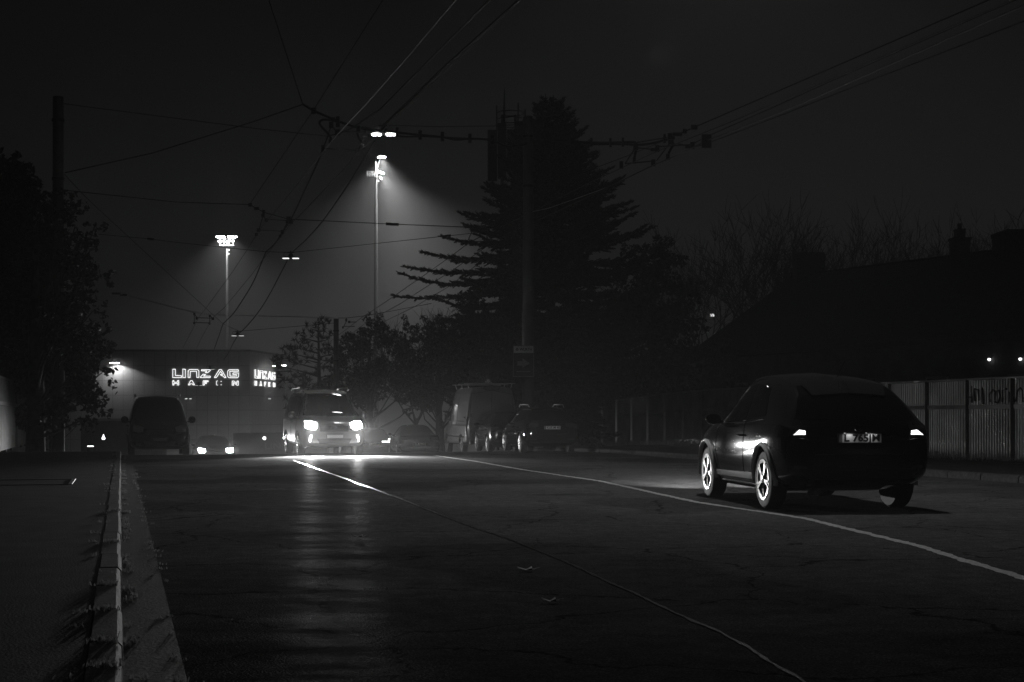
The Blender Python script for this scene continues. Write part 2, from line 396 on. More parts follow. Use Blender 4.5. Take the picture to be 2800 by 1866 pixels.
lf = thing('panel_fence', 'left footway fence of wide trapezoid metal sheets with a rounded mid rail', 'fence', P3(50, -3.7, 0))
def LQ(v): return Vector(v) - lf.location
ds = [33 + 2.6 * i for i in range(13)]
for i, (d0, d1) in enumerate(zip(ds, ds[1:])):
    A = P3(d0, -3.72); B = P3(d1, -3.72); za = LQ(Vector((0, 0, .11))).z; A.z = B.z = lf.location.z; a_ = LQ(A); b_ = LQ(B)
    dz0 = -.25 * max(0, (d0 - 52) / 14) ** 2; dz1 = -.25 * max(0, (d1 - 52) / 14) ** 2
    corr_panel(a_, b_, -nl, za - .1, za - .1, za + 1.36 + dz0, za + 1.36 + dz1, .2, .018).build('lower_panel', 'corr2', lf, smooth=60)
    if d1 < 62: corr_panel(a_, b_, -nl, za + 1.5 + dz0, za + 1.5 + dz1, za + 2.25 + dz0, za + 2.25 + dz1, .2, .018).build('upper_panel', 'corr2', lf, smooth=60)
    MB().beam(a_ + Vector((0, 0, za + 1.43 + dz0)) - nl * .02, b_ + Vector((0, 0, za + 1.43 + dz1)) - nl * .02, .06, .12).build('rail', 'corr2', lf)
    if d1 < 62: MB().beam(a_ + Vector((0, 0, za + 2.27 + dz0)), b_ + Vector((0, 0, za + 2.27 + dz1)), .08, .06).build('top_rail', 'corr2', lf)
    MB().beam(a_ + Vector((0, 0, za - .2)) + nl * .06, a_ + Vector((0, 0, za + 2.2)) + nl * .06, .07).build('post', 'steel', lf)

# ------------------------------------------------------------------ POLES
def pole(name, label, px, ytop, Y, wtop, wbot, loc_e=None):
    x = (px - 1400) / F * Y; ztop = at(px, ytop, Y).z; zb = gz(x, Y) + .1
    t = thing(name, label, 'pole', (x, Y, zb), 0, 'concrete overhead line poles'); H = ztop - zb
    MB().lathe([(wbot / 2, -.3), (wbot / 2 * .98, 0), (wtop / 2 * 1.02, H * .8), (wtop / 2, H - .02), (wtop / 2 - .02, H)], 20).build('shaft', 'conc', t, smooth=True)
    for dz in (.75, 2.6):
        MB().lathe([(wtop / 2 + .02, H - dz - .05), (wtop / 2 + .035, H - dz - .04), (wtop / 2 + .035, H - dz + .04), (wtop / 2 + .02, H - dz + .05)], 18).build('band', 'steel', t, smooth=True)
    return t
pl = pole('line_pole', 'tall concrete pole rising out of the dark tree on the left', 159, 265, 45, .33, .40)
pr = pole('line_pole', 'tall concrete pole in front of the spruce carrying the arrow sign', 1444, 319, 53, .37, .46)
pf = pole('line_pole', 'distant concrete pole beside the small pine', 919, 872, 88, .31, .36)

# arrow sign on the right pole
Y = 52.7; sc = Y / F; sg = thing('direction_sign', 'framed sign board with white name strip above a big right arrow on the pole', 'sign', at(1431.5, 988, Y))
W = 54 * sc; H = 82 * sc
MB().box((0, .03, 0), (W, .04, H)).build('board', 'sign_d', sg)
fr = MB()
for x in (-1, 1): fr.box((x * (W / 2 + .012), .02, 0), (.024, .07, H + .048))
for z in (-1, 1): fr.box((0, .02, z * (H / 2 + .012)), (W, .07, .024))
fr.build('frame', 'sign_g', sg)
hs = 18.5 * sc
MB().box((0, .006, H / 2 - hs / 2), (W - .004, .012, hs)).build('name_strip', 'sign_w', sg)
text('lettering', 'WURTH', .15, 'ink', sg, Matrix.Translation((.09, -.004, H / 2 - hs / 2)) @ Matrix.Rotation(R(90), 4, 'X'), bold=.004, width=.46)
em = MB(); ex = -W / 2 + .13; ez = H / 2 - hs / 2
for s_ in (-1, 1):
    em.lathe([(.055, -.004), (.055, .004)], 14, Matrix.Translation((ex, -.004, ez)) @ Matrix.Rotation(R(90), 4, 'X')) if s_ < 0 else None
em.build('emblem', 'ink', sg)
em2 = MB()
for q in ([(-.045, .035), (0, -.0), (.045, .035)], [(-.045, -.01), (0, -.045), (.045, -.01)]): em2.tube([(ex + a, -.012, ez + b_) for a, b_ in q], .007, 4)
em2.build('emblem_mark', 'sign_w', sg)
az = -.17; ar = [Vector((x * sc, 0, z * sc + az * .4)) for x, z in ((-17, 5), (-3, 5), (-3, 13), (17, -1), (-3, -13), (-3, -7), (-17, -7))]
MB().prism(ar, Vector((0, .012, 0)), Vector((0, -.004, 0))).build('arrow', 'sign_g', sg, fix=True)
MB().box((0, .008, -H / 2 + .17), (38 * sc, .008, .03)).build('stripe', 'sign_g', sg)
for z in (-.3, .3): MB().box((.1, .14, z), (.3, .2, .04)).build('bracket', 'steel', sg)
# ------------------------------------------------------------------ VEHICLES
def chai(p, it=2):
    for _ in range(it):
        q = [p[0]]
        for a, b in zip(p, p[1:]):
            q += [a * .75 + b * .25, a * .25 + b * .75]
        p = q + [p[-1]]
    return p
class Car:
    """local frame: +Y forward, origin on the ground under the middle of the car"""
    def __init__(s, name, label, cat, pos, heading, group, st, paint, wheels, rw, wx, arch=.06, wtype='alloy', z=None, pitch=0., bits=5):
        s.root = thing(name, label, cat, (pos[0], pos[1], gz(*pos) if z is None else z), 0, group)
        s.root.rotation_euler = (pitch, 0, heading)
        s.paint = paint; s.rw = rw
        sec = []
        for (y, zb, zs, ws, zw, ww, zt, wt, zr, wr) in st:
            sec.append([Vector(q) for q in ((0, y, zb), (ws * .8, y, zb), (ws, y, zb + .03), (ww * .985, y, zs), (ww, y, zw), (wt, y, zt), (wt - .012, y, zt + .015), (wr, y, zr - .07), (wr * .66, y, zr - .02), (0, y, zr + .008))])
        rows = [chai(r_) for r_ in sec]
        cols = [chai([rows[i][j] for i in range(len(rows))]) for j in range(len(rows[0]))]
        n = len(cols[0]); m = len(cols)
        def ring(i, k=1., dy=0.):
            c = sum((cols[j][i] for j in range(m)), Vector()) / m; c.x = 0
            r_ = [c + (cols[j][i] - c) * k + Vector((0, dy, 0)) for j in range(m)]
            return r_ + [Vector((-p.x, p.y, p.z)) for p in r_[-2:0:-1]]
        rings = [ring(0, .80, -.022), ring(0, .94, -.014)] + [ring(i) for i in range(n)] + [ring(n - 1, .94, .014), ring(n - 1, .80, .022)]
        K = len(rings[0]); mb = MB(); mb.add([p for r_ in rings for p in r_], [])
        for i in range(len(rings) - 1):
            for j in range(K): mb.f.append((i * K + j, i * K + (j + 1) % K, (i + 1) * K + (j + 1) % K, (i + 1) * K + j))
        mb.f.append(tuple(range(K))[::-1]); mb.f.append(tuple((len(rings) - 1) * K + j for j in range(K)))
        body = mb.build('body', paint, s.root, fix=True)
        s.bvh = BVHTree.FromPolygons([v.co.copy() for v in body.data.vertices], [tuple(p.vertices) for p in body.data.polygons])
        cut = MB()
        for (wy, R_) in wheels:
            for sx in (-1, 1):
                cut.lathe([(R_ + arch, 0), (R_ + arch, .55)], 36, Matrix.Translation((sx * (wx - .25), wy, R_)) @ Matrix.Rotation(R(90) * sx, 4, 'Y'))
        co = cut.build('cutter', 'plast', None, fix=True); co.parent = s.root
        md = body.modifiers.new('wells', 'BOOLEAN'); md.object = co; md.operation = 'DIFFERENCE'; md.solver = 'EXACT'
        bpy.context.view_layer.update()
        me = bpy.data.meshes.new_from_object(body.evaluated_get(bpy.context.evaluated_depsgraph_get()))
        body.modifiers.clear(); old = body.data; body.data = me; bpy.data.meshes.remove(old); bpy.data.objects.remove(co)
        me.materials.clear(); me.materials.append(M[paint])
        for p in me.polygons: p.use_smooth = True
        me.set_sharp_from_angle(angle=R(34)); s.body = body
        for (wy, R_) in wheels:
            for sx in (-1, 1): s.wheel(sx, wy, R_, wx, wtype, bits)
    def wheel(s, sx, wy, R_, wx, wtype, bits):
        W = .2; mx = Matrix.Translation((sx * (wx - W / 2), wy, R_)) @ Matrix.Rotation(R(90) * sx, 4, 'Y')
        q = R_ * .68
        t = MB().lathe([(q, -W / 2), (R_ * .93, -W / 2), (R_, -W / 2 + .03), (R_, W / 2 - .03), (R_ * .95, W / 2 - .006), (R_ * .8, W / 2 + .004), (q, W / 2 - .008), (q - .01, W / 2 - .05)], 36, mx).build('wheel', 'rubber', s.root, smooth=True, fix=True)
        rb = MB()
        if wtype == 'alloy':
            for r0, r1 in ((q - .035, q + .008),):
                rb.lathe([(r1, W / 2 - .012), (r1, W / 2 + .006), (r0, W / 2 + .001), (r0, W / 2 - .05)], 36, mx)
            a0 = rnd.uniform(0, 1)
            for i in range(bits):
                a = a0 + i * 2 * math.pi / bits
                for da in (-.13, .13):
                    p0 = mx @ Vector((math.cos(a) * .04, math.sin(a) * .04, W / 2 - .01)); p1 = mx @ Vector((math.cos(a + da) * (q - .02), math.sin(a + da) * (q - .02), W / 2 - .004))
                    rb.beam(p0, p1, .03, .025)
            rb.lathe([(.05, W / 2 - .03), (.05, W / 2 + .006), (.03, W / 2 + .012)], 16, mx)
            dk = MB().lathe([(q - .02, W / 2 - .075), (q - .02, W / 2 - .06), (.02, W / 2 - .05)], 24, mx); dk.build('brake_disc', 'steel', t, smooth=True, fix=True)
        else:
            rb.lathe([(q + .006, W / 2 - .012), (q + .006, W / 2 + .004), (q - .03, W / 2 - .01), (q - .05, W / 2 - .05), (q * .55, W / 2 - .02), (q * .4, W / 2 + .015), (.06, W / 2 + .02), (.05, W / 2 + .045)], 30, mx)
            for i in range(5):
                a = i * 2 * math.pi / 5; c = mx @ Vector((math.cos(a) * .1, math.sin(a) * .1, W / 2 + .02)); rb.box(c, (.02, .02, .02))
        rb.build('rim', 'rim', t, smooth=True, fix=True)
    def hit(s, side, a, b, off):
        o, dr = {'L': (Vector((-4, a, b)), Vector((1, 0, 0))), 'R': (Vector((4, a, b)), Vector((-1, 0, 0))), 'F': (Vector((a, 9, b)), Vector((0, -1, 0))), 'B': (Vector((a, -9, b)), Vector((0, 1, 0))), 'T': (Vector((a, b, 9)), Vector((0, 0, -1)))}[side]
        h, nn, i, d_ = s.bvh.ray_cast(o, dr)
        if h is None:
            h, nn, i, d_ = s.bvh.find_nearest(o + dr * (3.2 if side in 'LR' else 6.8))
        if nn.dot(dr) > 0: nn = -nn
        return h + nn * off, nn
    def decal(s, name, side, top, bot, m, n=10, k=5, off=.004, skirt=.02, parent=None, smooth=True):
        def samp(line, t):
            L = [0]
            for p, q in zip(line, line[1:]): L.append(L[-1] + math.hypot(q[0] - p[0], q[1] - p[1]))
            x = t * L[-1]
            for i in range(len(line) - 1):
                if x <= L[i + 1] + 1e-9:
                    f = (x - L[i]) / max(1e-9, L[i + 1] - L[i]); return (line[i][0] + (line[i + 1][0] - line[i][0]) * f, line[i][1] + (line[i + 1][1] - line[i][1]) * f)
            return line[-1]
        vs = []; fs = []; low = []
        for i in range(n + 1):
            A = samp(top, i / n); B = samp(bot, i / n)
            for j in range(k + 1):
                t = j / k; h, nn = s.hit(side, A[0] + (B[0] - A[0]) * t, A[1] + (B[1] - A[1]) * t, off); vs.append(h); low.append(h - nn * (off + skirt))
        w = k + 1
        for i in range(n):
            for j in range(k): fs.append((i * w + j, i * w + j + 1, (i + 1) * w + j + 1, (i + 1) * w + j))
        edge = [(i * w, (i + 1) * w) for i in range(n)] + [((i + 1) * w + k, i * w + k) for i in range(n)] + [(j + 1, j) for j in range(k)] + [(n * w + j, n * w + j + 1) for j in range(k)]
        N_ = len(vs); vs += low
        for a, b in edge: fs.append((a, b, b + N_, a + N_))
        return MB().add(vs, fs).build(name, m, parent or s.root, smooth=smooth, fix=False)
    def both(s, name, top, bot, m, **kw):
        for sd in 'LR': s.decal(name, sd, top, bot, m, **kw)
    def mirror_lr(s, name, side, top, bot, m, **kw):
        for sx in (1, -1): s.decal(name, side, [(a * sx, b) for a, b in top], [(a * sx, b) for a, b in bot], m, **kw)
    def seam(s, name, side, pts, w=.008, m='plast'):
        mb = MB(); fine = []
        for a, b in zip(pts, pts[1:]):
            for i in range(8): fine.append((a[0] + (b[0] - a[0]) * i / 8, a[1] + (b[1] - a[1]) * i / 8))
        fine.append(pts[-1]); mb.tube([s.hit(side, a, b, .001)[0] for a, b in fine], w / 2, 4); return mb.build(name, m, s.root)
    def plate(s, side, x, z, body, w=.52, h=.11, tilt=0., lit=None, seals=False):
        hs4 = [s.hit(side, x + i * w * .5, z + j * h * .5, 0)[0].y for i in (-1, 0, 1) for j in (-1, 0, 1)]; yy = min(hs4) - .014 if side == 'B' else max(hs4) + .014
        p = Vector((x, yy, z)); rz = 0 if side == 'B' else math.pi
        mx = Matrix.Translation(p) @ Matrix.Rotation(rz, 4, 'Z') @ Matrix.Rotation(tilt, 4, 'X')
        mb = MB().box((0, 0, 0), (w, .014, h)); mb.v = [tuple(mx @ Vector(v)) for v in mb.v]
        pl = mb.build('licence_plate', lit or 'plate', s.root)
        bd = MB()
        for z_ in (-1, 1): bd.box((0, -.009, z_ * (h / 2 - .004)), (w, .004, .006))
        for x_ in (-1, 1): bd.box((x_ * (w / 2 - .004), -.009, 0), (.006, .004, h - .008))
        bd.v = [tuple(mx @ Vector(v)) for v in bd.v]; bd.build('plate_border', 'ink', pl)
        st = MB().box((-w / 2 + .03, -.009, 0), (.04, .004, h - .014)); st.v = [tuple(mx @ Vector(v)) for v in st.v]; st.build('plate_band', 'sign_g', pl)
        if body:
            text('plate_lettering', body, h * .98, 'ink', pl, mx @ Matrix.Translation((.025, -.0085, 0)) @ Matrix.Rotation(R(90), 4, 'X'), bold=.0025, ext=.002, width=w * .80)
        return pl
    def mirror(s, y, z, x, w=.2, h=.14, lit=False):
        for sx in (-1, 1):
            mb = MB(); prof = [(.0, 0), (.05, .02), (.085, .07), (.09, .12), (.06, .155)]
            ring = []
            for yy, k in ((-.05, .97), (-.03, 1.), (.02, .9), (.06, .6), (.085, .2)):
                ring.append([Vector((sx * (x + w / 2) + math.cos(a) * w / 2 * k, y + yy, z + math.sin(a) * h / 2 * k * (1 if abs(math.sin(a)) < .9 else .94))) for a in [i * math.pi / 8 for i in range(16)]])
            vs = [p for r_ in ring for p in r_]; fs = [(i * 16 + j, i * 16 + (j + 1) % 16, (i + 1) * 16 + (j + 1) % 16, (i + 1) * 16 + j) for i in range(4) for j in range(16)] + [tuple(range(16))[::-1], tuple(range(64, 80))]
            mb.add(vs, fs).beam((sx * (x - .1), y + .02, z - h * .3), (sx * (x + w * .3), y + .01, z - h * .2), .05, .04)
            o = mb.build('wing_mirror', s.paint, s.root, smooth=True, fix=True)
            MB().lathe([(w / 2 * .86, 0), (w / 2 * .86, .004)], 16, Matrix.Translation((sx * (x + w / 2), y - .0525, z)) @ Matrix.Rotation(R(90), 4, 'X') @ Matrix.Diagonal((1, h / w, 1, 1))).build('mirror_glass', 'chrome', o)
    def arch_trim(s, wy, R_, x, r, m, ri=.045, a0=-8, a1=188):
        for sx in (-1, 1):
            pts = []
            for i in range(25):
                a = R(a0 + (a1 - a0) * i / 24); y = wy + math.cos(a) * (R_ + ri); z = R_ + math.sin(a) * (R_ + ri)
                h, nn, _, _ = s.bvh.ray_cast(Vector((sx * 4, y, z)), Vector((-sx, 0, 0)))
                pts.append((sx * (max(abs(h.x), x - .05) + .012) if h is not None else sx * x, y, z))
            MB().tube(pts, r, 8).build('wheel_arch_trim', m, s.root, smooth=True)
    def handle(s, y, z):
        for sd, sx in (('L', -1), ('R', 1)):
            p, nn = s.hit(sd, y, z, .0)
            MB().tube([p + Vector((0, -.1, 0)), p + Vector((sx * .035, -.07, 0)), p + Vector((sx * .035, .07, 0)), p + Vector((0, .1, 0))], .014, 6).build('door_handle', s.paint, s.root, smooth=True)
    def badge(s, side, x, z, r=.05, bar=True):
        p, nn = s.hit(side, x, z, .006); rx = R(90) if side == 'B' else R(-90)
        mb = MB(); c = [p + Vector((math.cos(a) * r, 0, math.sin(a) * r)) for a in [i * math.pi / 8 for i in range(16)]]
        mb.loop(c, .007, 5)
        if bar: mb.beam(p + Vector((-r * 1.15, 0, 0)), p + Vector((r * 1.15, 0, 0)), .012, .02)
        mb.build('emblem', 'chrome', s.root, smooth=True)
    def light(s, side, x, z, m, rx, rz, name='headlight', parent=None):
        return s.decal(name, side, [(x - rx, z + rz), (x + rx, z + rz)], [(x - rx, z - rz), (x + rx, z - rz)], m, n=6, k=4, off=.012)

# station: (y, z_bottom, z_sill, w_bottom, z_widest, w_max, z_belt, w_belt, z_roof, w_roof)
A_ROAD = math.atan(.275); A_PARK = math.atan(.20)

# ---- the dark crossover driving away on the right
ju = Car('crossover_car', 'glossy black crossover driving away in the right lane with lit tail lamps', 'car', (3.70, 18.30), math.atan(.128), 'cars on the road', [
    (-2.06, .42, .50, .70, .66, .76, .84, .74, .90, .60),
    (-2.04, .36, .46, .74, .70, .85, .95, .82, 1.02, .66),
    (-1.90, .30, .44, .78, .78, .885, 1.0, .86, 1.2, .73),
    (-1.62, .24, .42, .80, .82, .90, 1.0, .87, 1.45, .655),
    (-1.28, .20, .40, .80, .84, .895, 1.0, .86, 1.55, .665),
    (-.75, .19, .38, .79, .70, .865, 1.0, .835, 1.62, .66),
    (-.1, .19, .38, .79, .66, .855, .98, .83, 1.66, .60),
    (.35, .19, .38, .79, .68, .865, .97, .83, 1.60, .585),
    (.62, .19, .39, .79, .76, .885, .98, .84, 1.50, .56),
    (1.22, .20, .40, .80, .82, .90, .99, .80, 1.06, .60),
    (1.7, .24, .42, .80, .78, .875, .95, .76, .98, .55),
    (1.98, .30, .46, .74, .68, .79, .82, .70, .86, .5),
    (2.06, .38, .5, .68, .62, .7, .74, .64, .78, .45)], 'black', [(-1.25, .345), (1.28, .345)], .345, .875, arch=.075, bits=5)
ju.both('side_window', [(-.95, 1.44), (-.36, 1.50)], [(-1.15, 1.10), (-.36, 1.04)], 'glass')
ju.both('side_window', [(-.30, 1.505), (.42, 1.47)], [(-.30, 1.04), (.98, 1.04)], 'glass')
ju.decal('rear_window', 'B', [(-.54, 1.45), (0, 1.475), (.54, 1.45)], [(-.72, 1.06), (0, 1.05), (.72, 1.06)], 'glass', n=16, k=8)
ju.decal('windscreen', 'F', [(-.5, 1.50), (.5, 1.50)], [(-.66, 1.12), (.66, 1.12)], 'glass')
for sx in (-1, 1):
    T = [(sx * a, b) for a, b in ((.60, .985), (.70, .99), (.80, .965))]; B_ = [(sx * a, b) for a, b in ((.62, .905), (.72, .865), (.82, .87))]
    tl = ju.decal('tail_light', 'B', T, B_, 'redlens', n=8, k=4, off=.012)
    T = [(sx * a, b) for a, b in ((.63, .925), (.70, .935))]; B_ = [(sx * a, b) for a, b in ((.63, .885), (.77, .882))]
    ju.decal('lit_lamp', 'B', T, B_, 'tail_on', n=5, k=3, off=.016, parent=tl)
    ju.decal('rear_reflector', 'B', [(sx * .62, .52), (sx * .76, .54)], [(sx * .62, .49), (sx * .76, .50)], 'redlens', n=4, k=2, off=.006)
ju.plate('B', 0.0, .845, 'L 765JM', lit='plate_on')
for sx in (-.13, .13):
    p = Vector((sx, -2.155, .925)); lamp('plate_lamp', 'SPOT', p, 30., ju.root, aim=(0, .25, -1), size=R(150), blend=1., radius=.012)
ju.badge('B', 0, .965, .045)
ju.seam('tailgate_gap', 'B', [(-.66, 1.03), (-.6, .80), (-.52, .66), (.52, .66), (.6, .80), (.66, 1.03)])
ju.decal('rear_bumper', 'B', [(-.74, .50), (.74, .50)], [(-.62, .385), (.62, .385)], 'plast', n=14, k=4, off=.012)
ju.decal('spoiler', 'T', [(-.5, -1.50), (.5, -1.50)], [(-.44, -1.74), (.44, -1.74)], 'black', n=12, k=3, off=.025, skirt=.03)
ju.arch_trim(-1.25, .345, .89, .028, 'arch', ri=.075); ju.arch_trim(1.28, .345, .89, .028, 'arch', ri=.075)
ju.both('sill_trim', [(-.80, .40), (.82, .40)], [(-.80, .33), (.82, .33)], 'clad', n=10, k=3, off=.02)
ju.both('sill_strip', [(-.80, .265), (.86, .265)], [(-.80, .235), (.86, .235)], 'chrome', n=10, k=2, off=.02)
for sd in 'LR':
    ju.seam('door_gap', sd, [(-.33, 1.04), (-.34, .6), (-.36, .38)]); ju.seam('door_gap', sd, [(.86, 1.0), (.80, .6), (.66, .38)])
    ju.seam('belt_strip', sd, [(-1.1, 1.065), (-.3, 1.015), (.95, 1.01)], .014, 'chrome')
ju.handle(-.22 + .0, .86); ju.mirror(.78, 1.06, .83, .21, .15)
ju.mirror_lr('headlight', 'F', [(.42, .86), (.62, .88)], [(.44, .80), (.62, .78)], 'lens', off=.01)
MB().tube([(0, -1.36, 1.56), (0, -1.62, 1.74)], .006, 5).build('aerial', 'plast', ju.root)
MB().tube([(-.45, -1.7, .2), (-.45, -2.02, .24)], .035, 10).build('exhaust', 'galv', ju.root, smooth=True)
MB().beam((-.62, -1.25, .33), (.62, -1.25, .33), .07).build('axle', 'steel', ju.root)

# ---- hatchback parked on the right
def hatch(name, label, pos, hd, paint, L=4.2, W=1.79, Hh=1.48, plate=None, rails=False, group='cars parked on the right', scale=1., bits=5, z=None):
    k = L / 4.2; w = W / 1.79; h = Hh / 1.48
    st = [(-2.09, .40, .48, .70, .62, .76, .78, .72, .82, .6), (-2.06, .32, .44, .74, .68, .83, .90, .80, .96, .66), (-1.92, .24, .42, .78, .74, .875, .95, .85, 1.18, .64), (-1.68, .20, .40, .78, .76, .89, .95, .86, 1.40, .58),
          (-1.2, .18, .38, .78, .76, .895, .94, .86, 1.47, .60), (-.3, .17, .36, .78, .70, .885, .93, .86, 1.48, .61), (.3, .17, .36, .78, .70, .885, .91, .86, 1.44, .59), (.75, .17, .37, .78, .72, .885, .90, .85, 1.22, .58),
          (1.12, .18, .38, .78, .74, .89, .90, .83, .99, .62), (1.6, .22, .4, .76, .70, .86, .86, .78, .90, .58), (1.98, .28, .42, .70, .62, .78, .74, .70, .78, .5), (2.08, .34, .46, .64, .56, .7, .66, .64, .7, .46)]
    st = [(y * k, zb * h, zs * h, ws * w, zw * h, ww * w, zt * h, wt * w, zr * h, wr * w) for y, zb, zs, ws, zw, ww, zt, wt, zr, wr in st]
    r_ = .315 * h
    c = Car(name, label, 'car', pos, hd, group, st, paint, [(-1.27 * k, r_), (1.33 * k, r_)], r_, .87 * w, arch=.05, bits=bits, z=z)
    K = lambda pts: [(a * k, b * h) for a, b in pts]; X = lambda pts: [(a * w, b * h) for a, b in pts]
    c.both('side_window', K([(-1.35, 1.30), (-.75, 1.37), (-.36, 1.38)]), K([(-1.6, 1.06), (-.75, .99), (-.36, .98)]), 'glass')
    c.both('side_window', K([(-.30, 1.38), (.36, 1.34)]), K([(-.30, .98), (.95, .97)]), 'glass')
    c.decal('rear_window', 'B', X([(-.5, 1.36), (.5, 1.36)]), X([(-.66, 1.03), (.66, 1.03)]), 'glass', n=14, k=6)
    c.decal('windscreen', 'F', X([(-.52, 1.38), (.52, 1.38)]), X([(-.66, 1.0), (.66, 1.0)]), 'glass', n=14, k=6)
    c.mirror_lr('tail_light', 'B', X([(.44, .93), (.64, .94), (.82, .90)]), X([(.44, .83), (.64, .80), (.82, .78)]), 'redlens', n=8, k=4, off=.012)
    c.mirror_lr('rear_reflector', 'B', X([(.5, .45), (.72, .46)]), X([(.5, .42), (.72, .42)]), 'redlens', n=4, k=2, off=.006)
    c.mirror_lr('headlight', 'F', X([(.44, .72), (.68, .74)]), X([(.44, .60), (.66, .60)]), 'lens', n=6, k=4, off=.008)
    c.badge('B', 0, .90 * h, .05, False)
    c.seam('tailgate_gap', 'B', X([(-.64, .98), (-.55, .76), (-.5, .60), (.5, .60), (.55, .76), (.64, .98)]))
    for sd in 'LR':
        c.seam('door_gap', sd, K([(-.33, .97), (-.35, .6), (-.36, .36)])); c.seam('door_gap', sd, K([(.85, .93), (.8, .6), (.72, .36)]))
        c.seam('side_crease', sd, K([(-1.7, .84), (0, .83), (1.4, .80)]), .016, paint)
    c.both('sill_strip', K([(-.82, .235), (.88, .235)]), K([(-.82, .205), (.88, .205)]), 'chrome', n=8, k=2, off=.008)
    c.handle(-.15 * k, .79 * h); c.handle(-.95 * k, .81 * h); c.mirror(.80 * k, 1.0 * h, .84 * w, .19, .13)
    c.arch_trim(-1.27 * k, r_, .87 * w, .012, 'clad', ri=.05); c.arch_trim(1.33 * k, r_, .87 * w, .012, 'clad', ri=.05)
    c.decal('spoiler', 'T', X([(-.5, 0), (.5, 0)]) and [(-.52 * w, -1.60 * k), (.52 * w, -1.60 * k)], [(-.5 * w, -1.76 * k), (.5 * w, -1.76 * k)], paint, n=10, k=3, off=.02, skirt=.03)
    c.plate('B', 0, .80 * h if plate else .8 * h, plate or '')
    if rails:
        for sx in (-1, 1): MB().tube([(sx * .56, -1.3, 1.45), (sx * .57, -1.1, 1.53), (sx * .57, .1, 1.54), (sx * .56, .3, 1.46)], .018, 8).build('roof_rail', 'galv', c.root, smooth=True)
    return c
gx = math.sin(A_PARK)
go = hatch('hatchback_car', 'dark hatchback parked nearest on the right with roof rails and white plate', (1.26 - gx * 2.1, 44.5 + 2.06), A_PARK, 'black', plate='KUS M 40', rails=True)
ht = hatch('hatchback_car', 'small dark hatchback parked between the big hatchback and the tall panel van', (-.30, 51.1), A_PARK, 'dark', L=3.6, W=1.66, Hh=1.44)
ht.root.name = 'hatchback_car'

# ---- tall panel van
pv = Car('panel_van', 'tall pale panel van with roof bars parked in the row on the right', 'van', (-.77 - gx * 2.8, 53.3 + 2.8), A_PARK, 'cars parked on the right', [
    (-2.86, .50, .55, .90, .8, .97, 1.1, .98, 2.46, .80), (-2.84, .45, .5, .92, .8, .99, 1.1, 1.0, 2.54, .82), (-2.6, .40, .48, .92, .8, 1.0, 1.1, 1.0, 2.60, .84), (-1, .38, .46, .92, .8, 1.0, 1.1, 1.0, 2.60, .85), (.6, .36, .46, .92, .8, 1.0, 1.1, .99, 2.60, .84),
    (1.2, .36, .46, .92, .8, 1.0, 1.1, .98, 2.52, .80), (1.55, .36, .46, .92, .82, 1.0, 1.1, .97, 2.24, .76), (2.15, .36, .46, .9, .84, .98, 1.08, .94, 1.42, .74), (2.6, .36, .46, .86, .78, .94, 1.0, .88, 1.14, .7), (2.82, .38, .48, .8, .7, .86, .86, .8, .92, .6), (2.88, .44, .5, .7, .66, .78, .76, .7, .8, .5)],
    'white', [(-1.75, .345), (1.90, .345)], .345, .97, arch=.08, wtype='steel')
pv.both('side_window', [(.75, 1.98), (1.35, 1.96)], [(.75, 1.28), (1.85, 1.28)], 'glass')
pv.decal('windscreen', 'F', [(-.68, 2.15), (.68, 2.15)], [(-.80, 1.36), (.80, 1.36)], 'glass')
for sd in 'LR':
    pv.seam('rub_strip', sd, [(-2.5, .68), (2.4, .68)], .05, 'plast'); pv.seam('door_gap', sd, [(.62, 2.2), (.62, .46)], .014); pv.seam('door_gap', sd, [(-.65, 2.2), (-.65, .46)], .014)
    pv.seam('slide_rail', sd, [(-2.4, 1.28), (-.7, 1.28)], .035, 'plast'); pv.seam('roof_gutter', sd, [(-2.75, 2.36), (.8, 2.36)], .03, 'white')
pv.seam('door_gap', 'B', [(0, 2.42), (0, .56)], .016); pv.seam('door_gap', 'B', [(-.78, 2.3), (-.84, 1.2), (-.8, .6), (.8, .6), (.84, 1.2), (.78, 2.3), (0, 2.43), (-.78, 2.3)], .014)
for sx in (-1, 1):
    pv.decal('tail_light', 'B', [(sx * .955, 1.44), (sx * .86, 1.44)], [(sx * .955, .70), (sx * .86, .70)], 'redlens', n=4, k=8, off=.02, skirt=.04)
    MB().box((sx * .80, -2.9, 1.5), (.05, .05, .12)).box((sx * .80, -2.9, .9), (.05, .05, .12)).build('hinge', 'plast', pv.root)
MB().lathe([(.34, 0), (.34, .03), (.29, .05)], 26, Matrix.Translation((0, -2.86, 2.52)) @ Matrix.Diagonal((1, 1, .3, 1)) @ Matrix.Rotation(R(90), 4, 'X')).build('brake_lamp_housing', 'plast', pv.root, fix=True)
MB().box((0, -2.93, .50), (1.7, .14, .14)).build('rear_step', 'plast', pv.root)
for y in (-2.45, -1.0, .4):
    b_ = MB().beam((-.98, y, 2.70), (.98, y, 2.70), .05, .03)
    for sx in (-1, 1): b_.beam((sx * .80, y, 2.52), (sx * .86, y, 2.70), .04, .03)
    b_.build('roof_bar', 'galv', pv.root)
pv.arch_trim(-1.75, .345, .99, .02, 'white', ri=.09); pv.arch_trim(1.90, .345, .99, .02, 'white', ri=.09)
pv.mirror(1.75, 1.42, .98, .22, .32); pv.handle(.8, 1.05); pv.plate('B', -.45, .74, '')
pv.decal('badge_strip', 'B', [(-.5, 1.30), (-.2, 1.30)], [(-.5, 1.285), (-.2, 1.285)], 'plast', n=3, k=1)

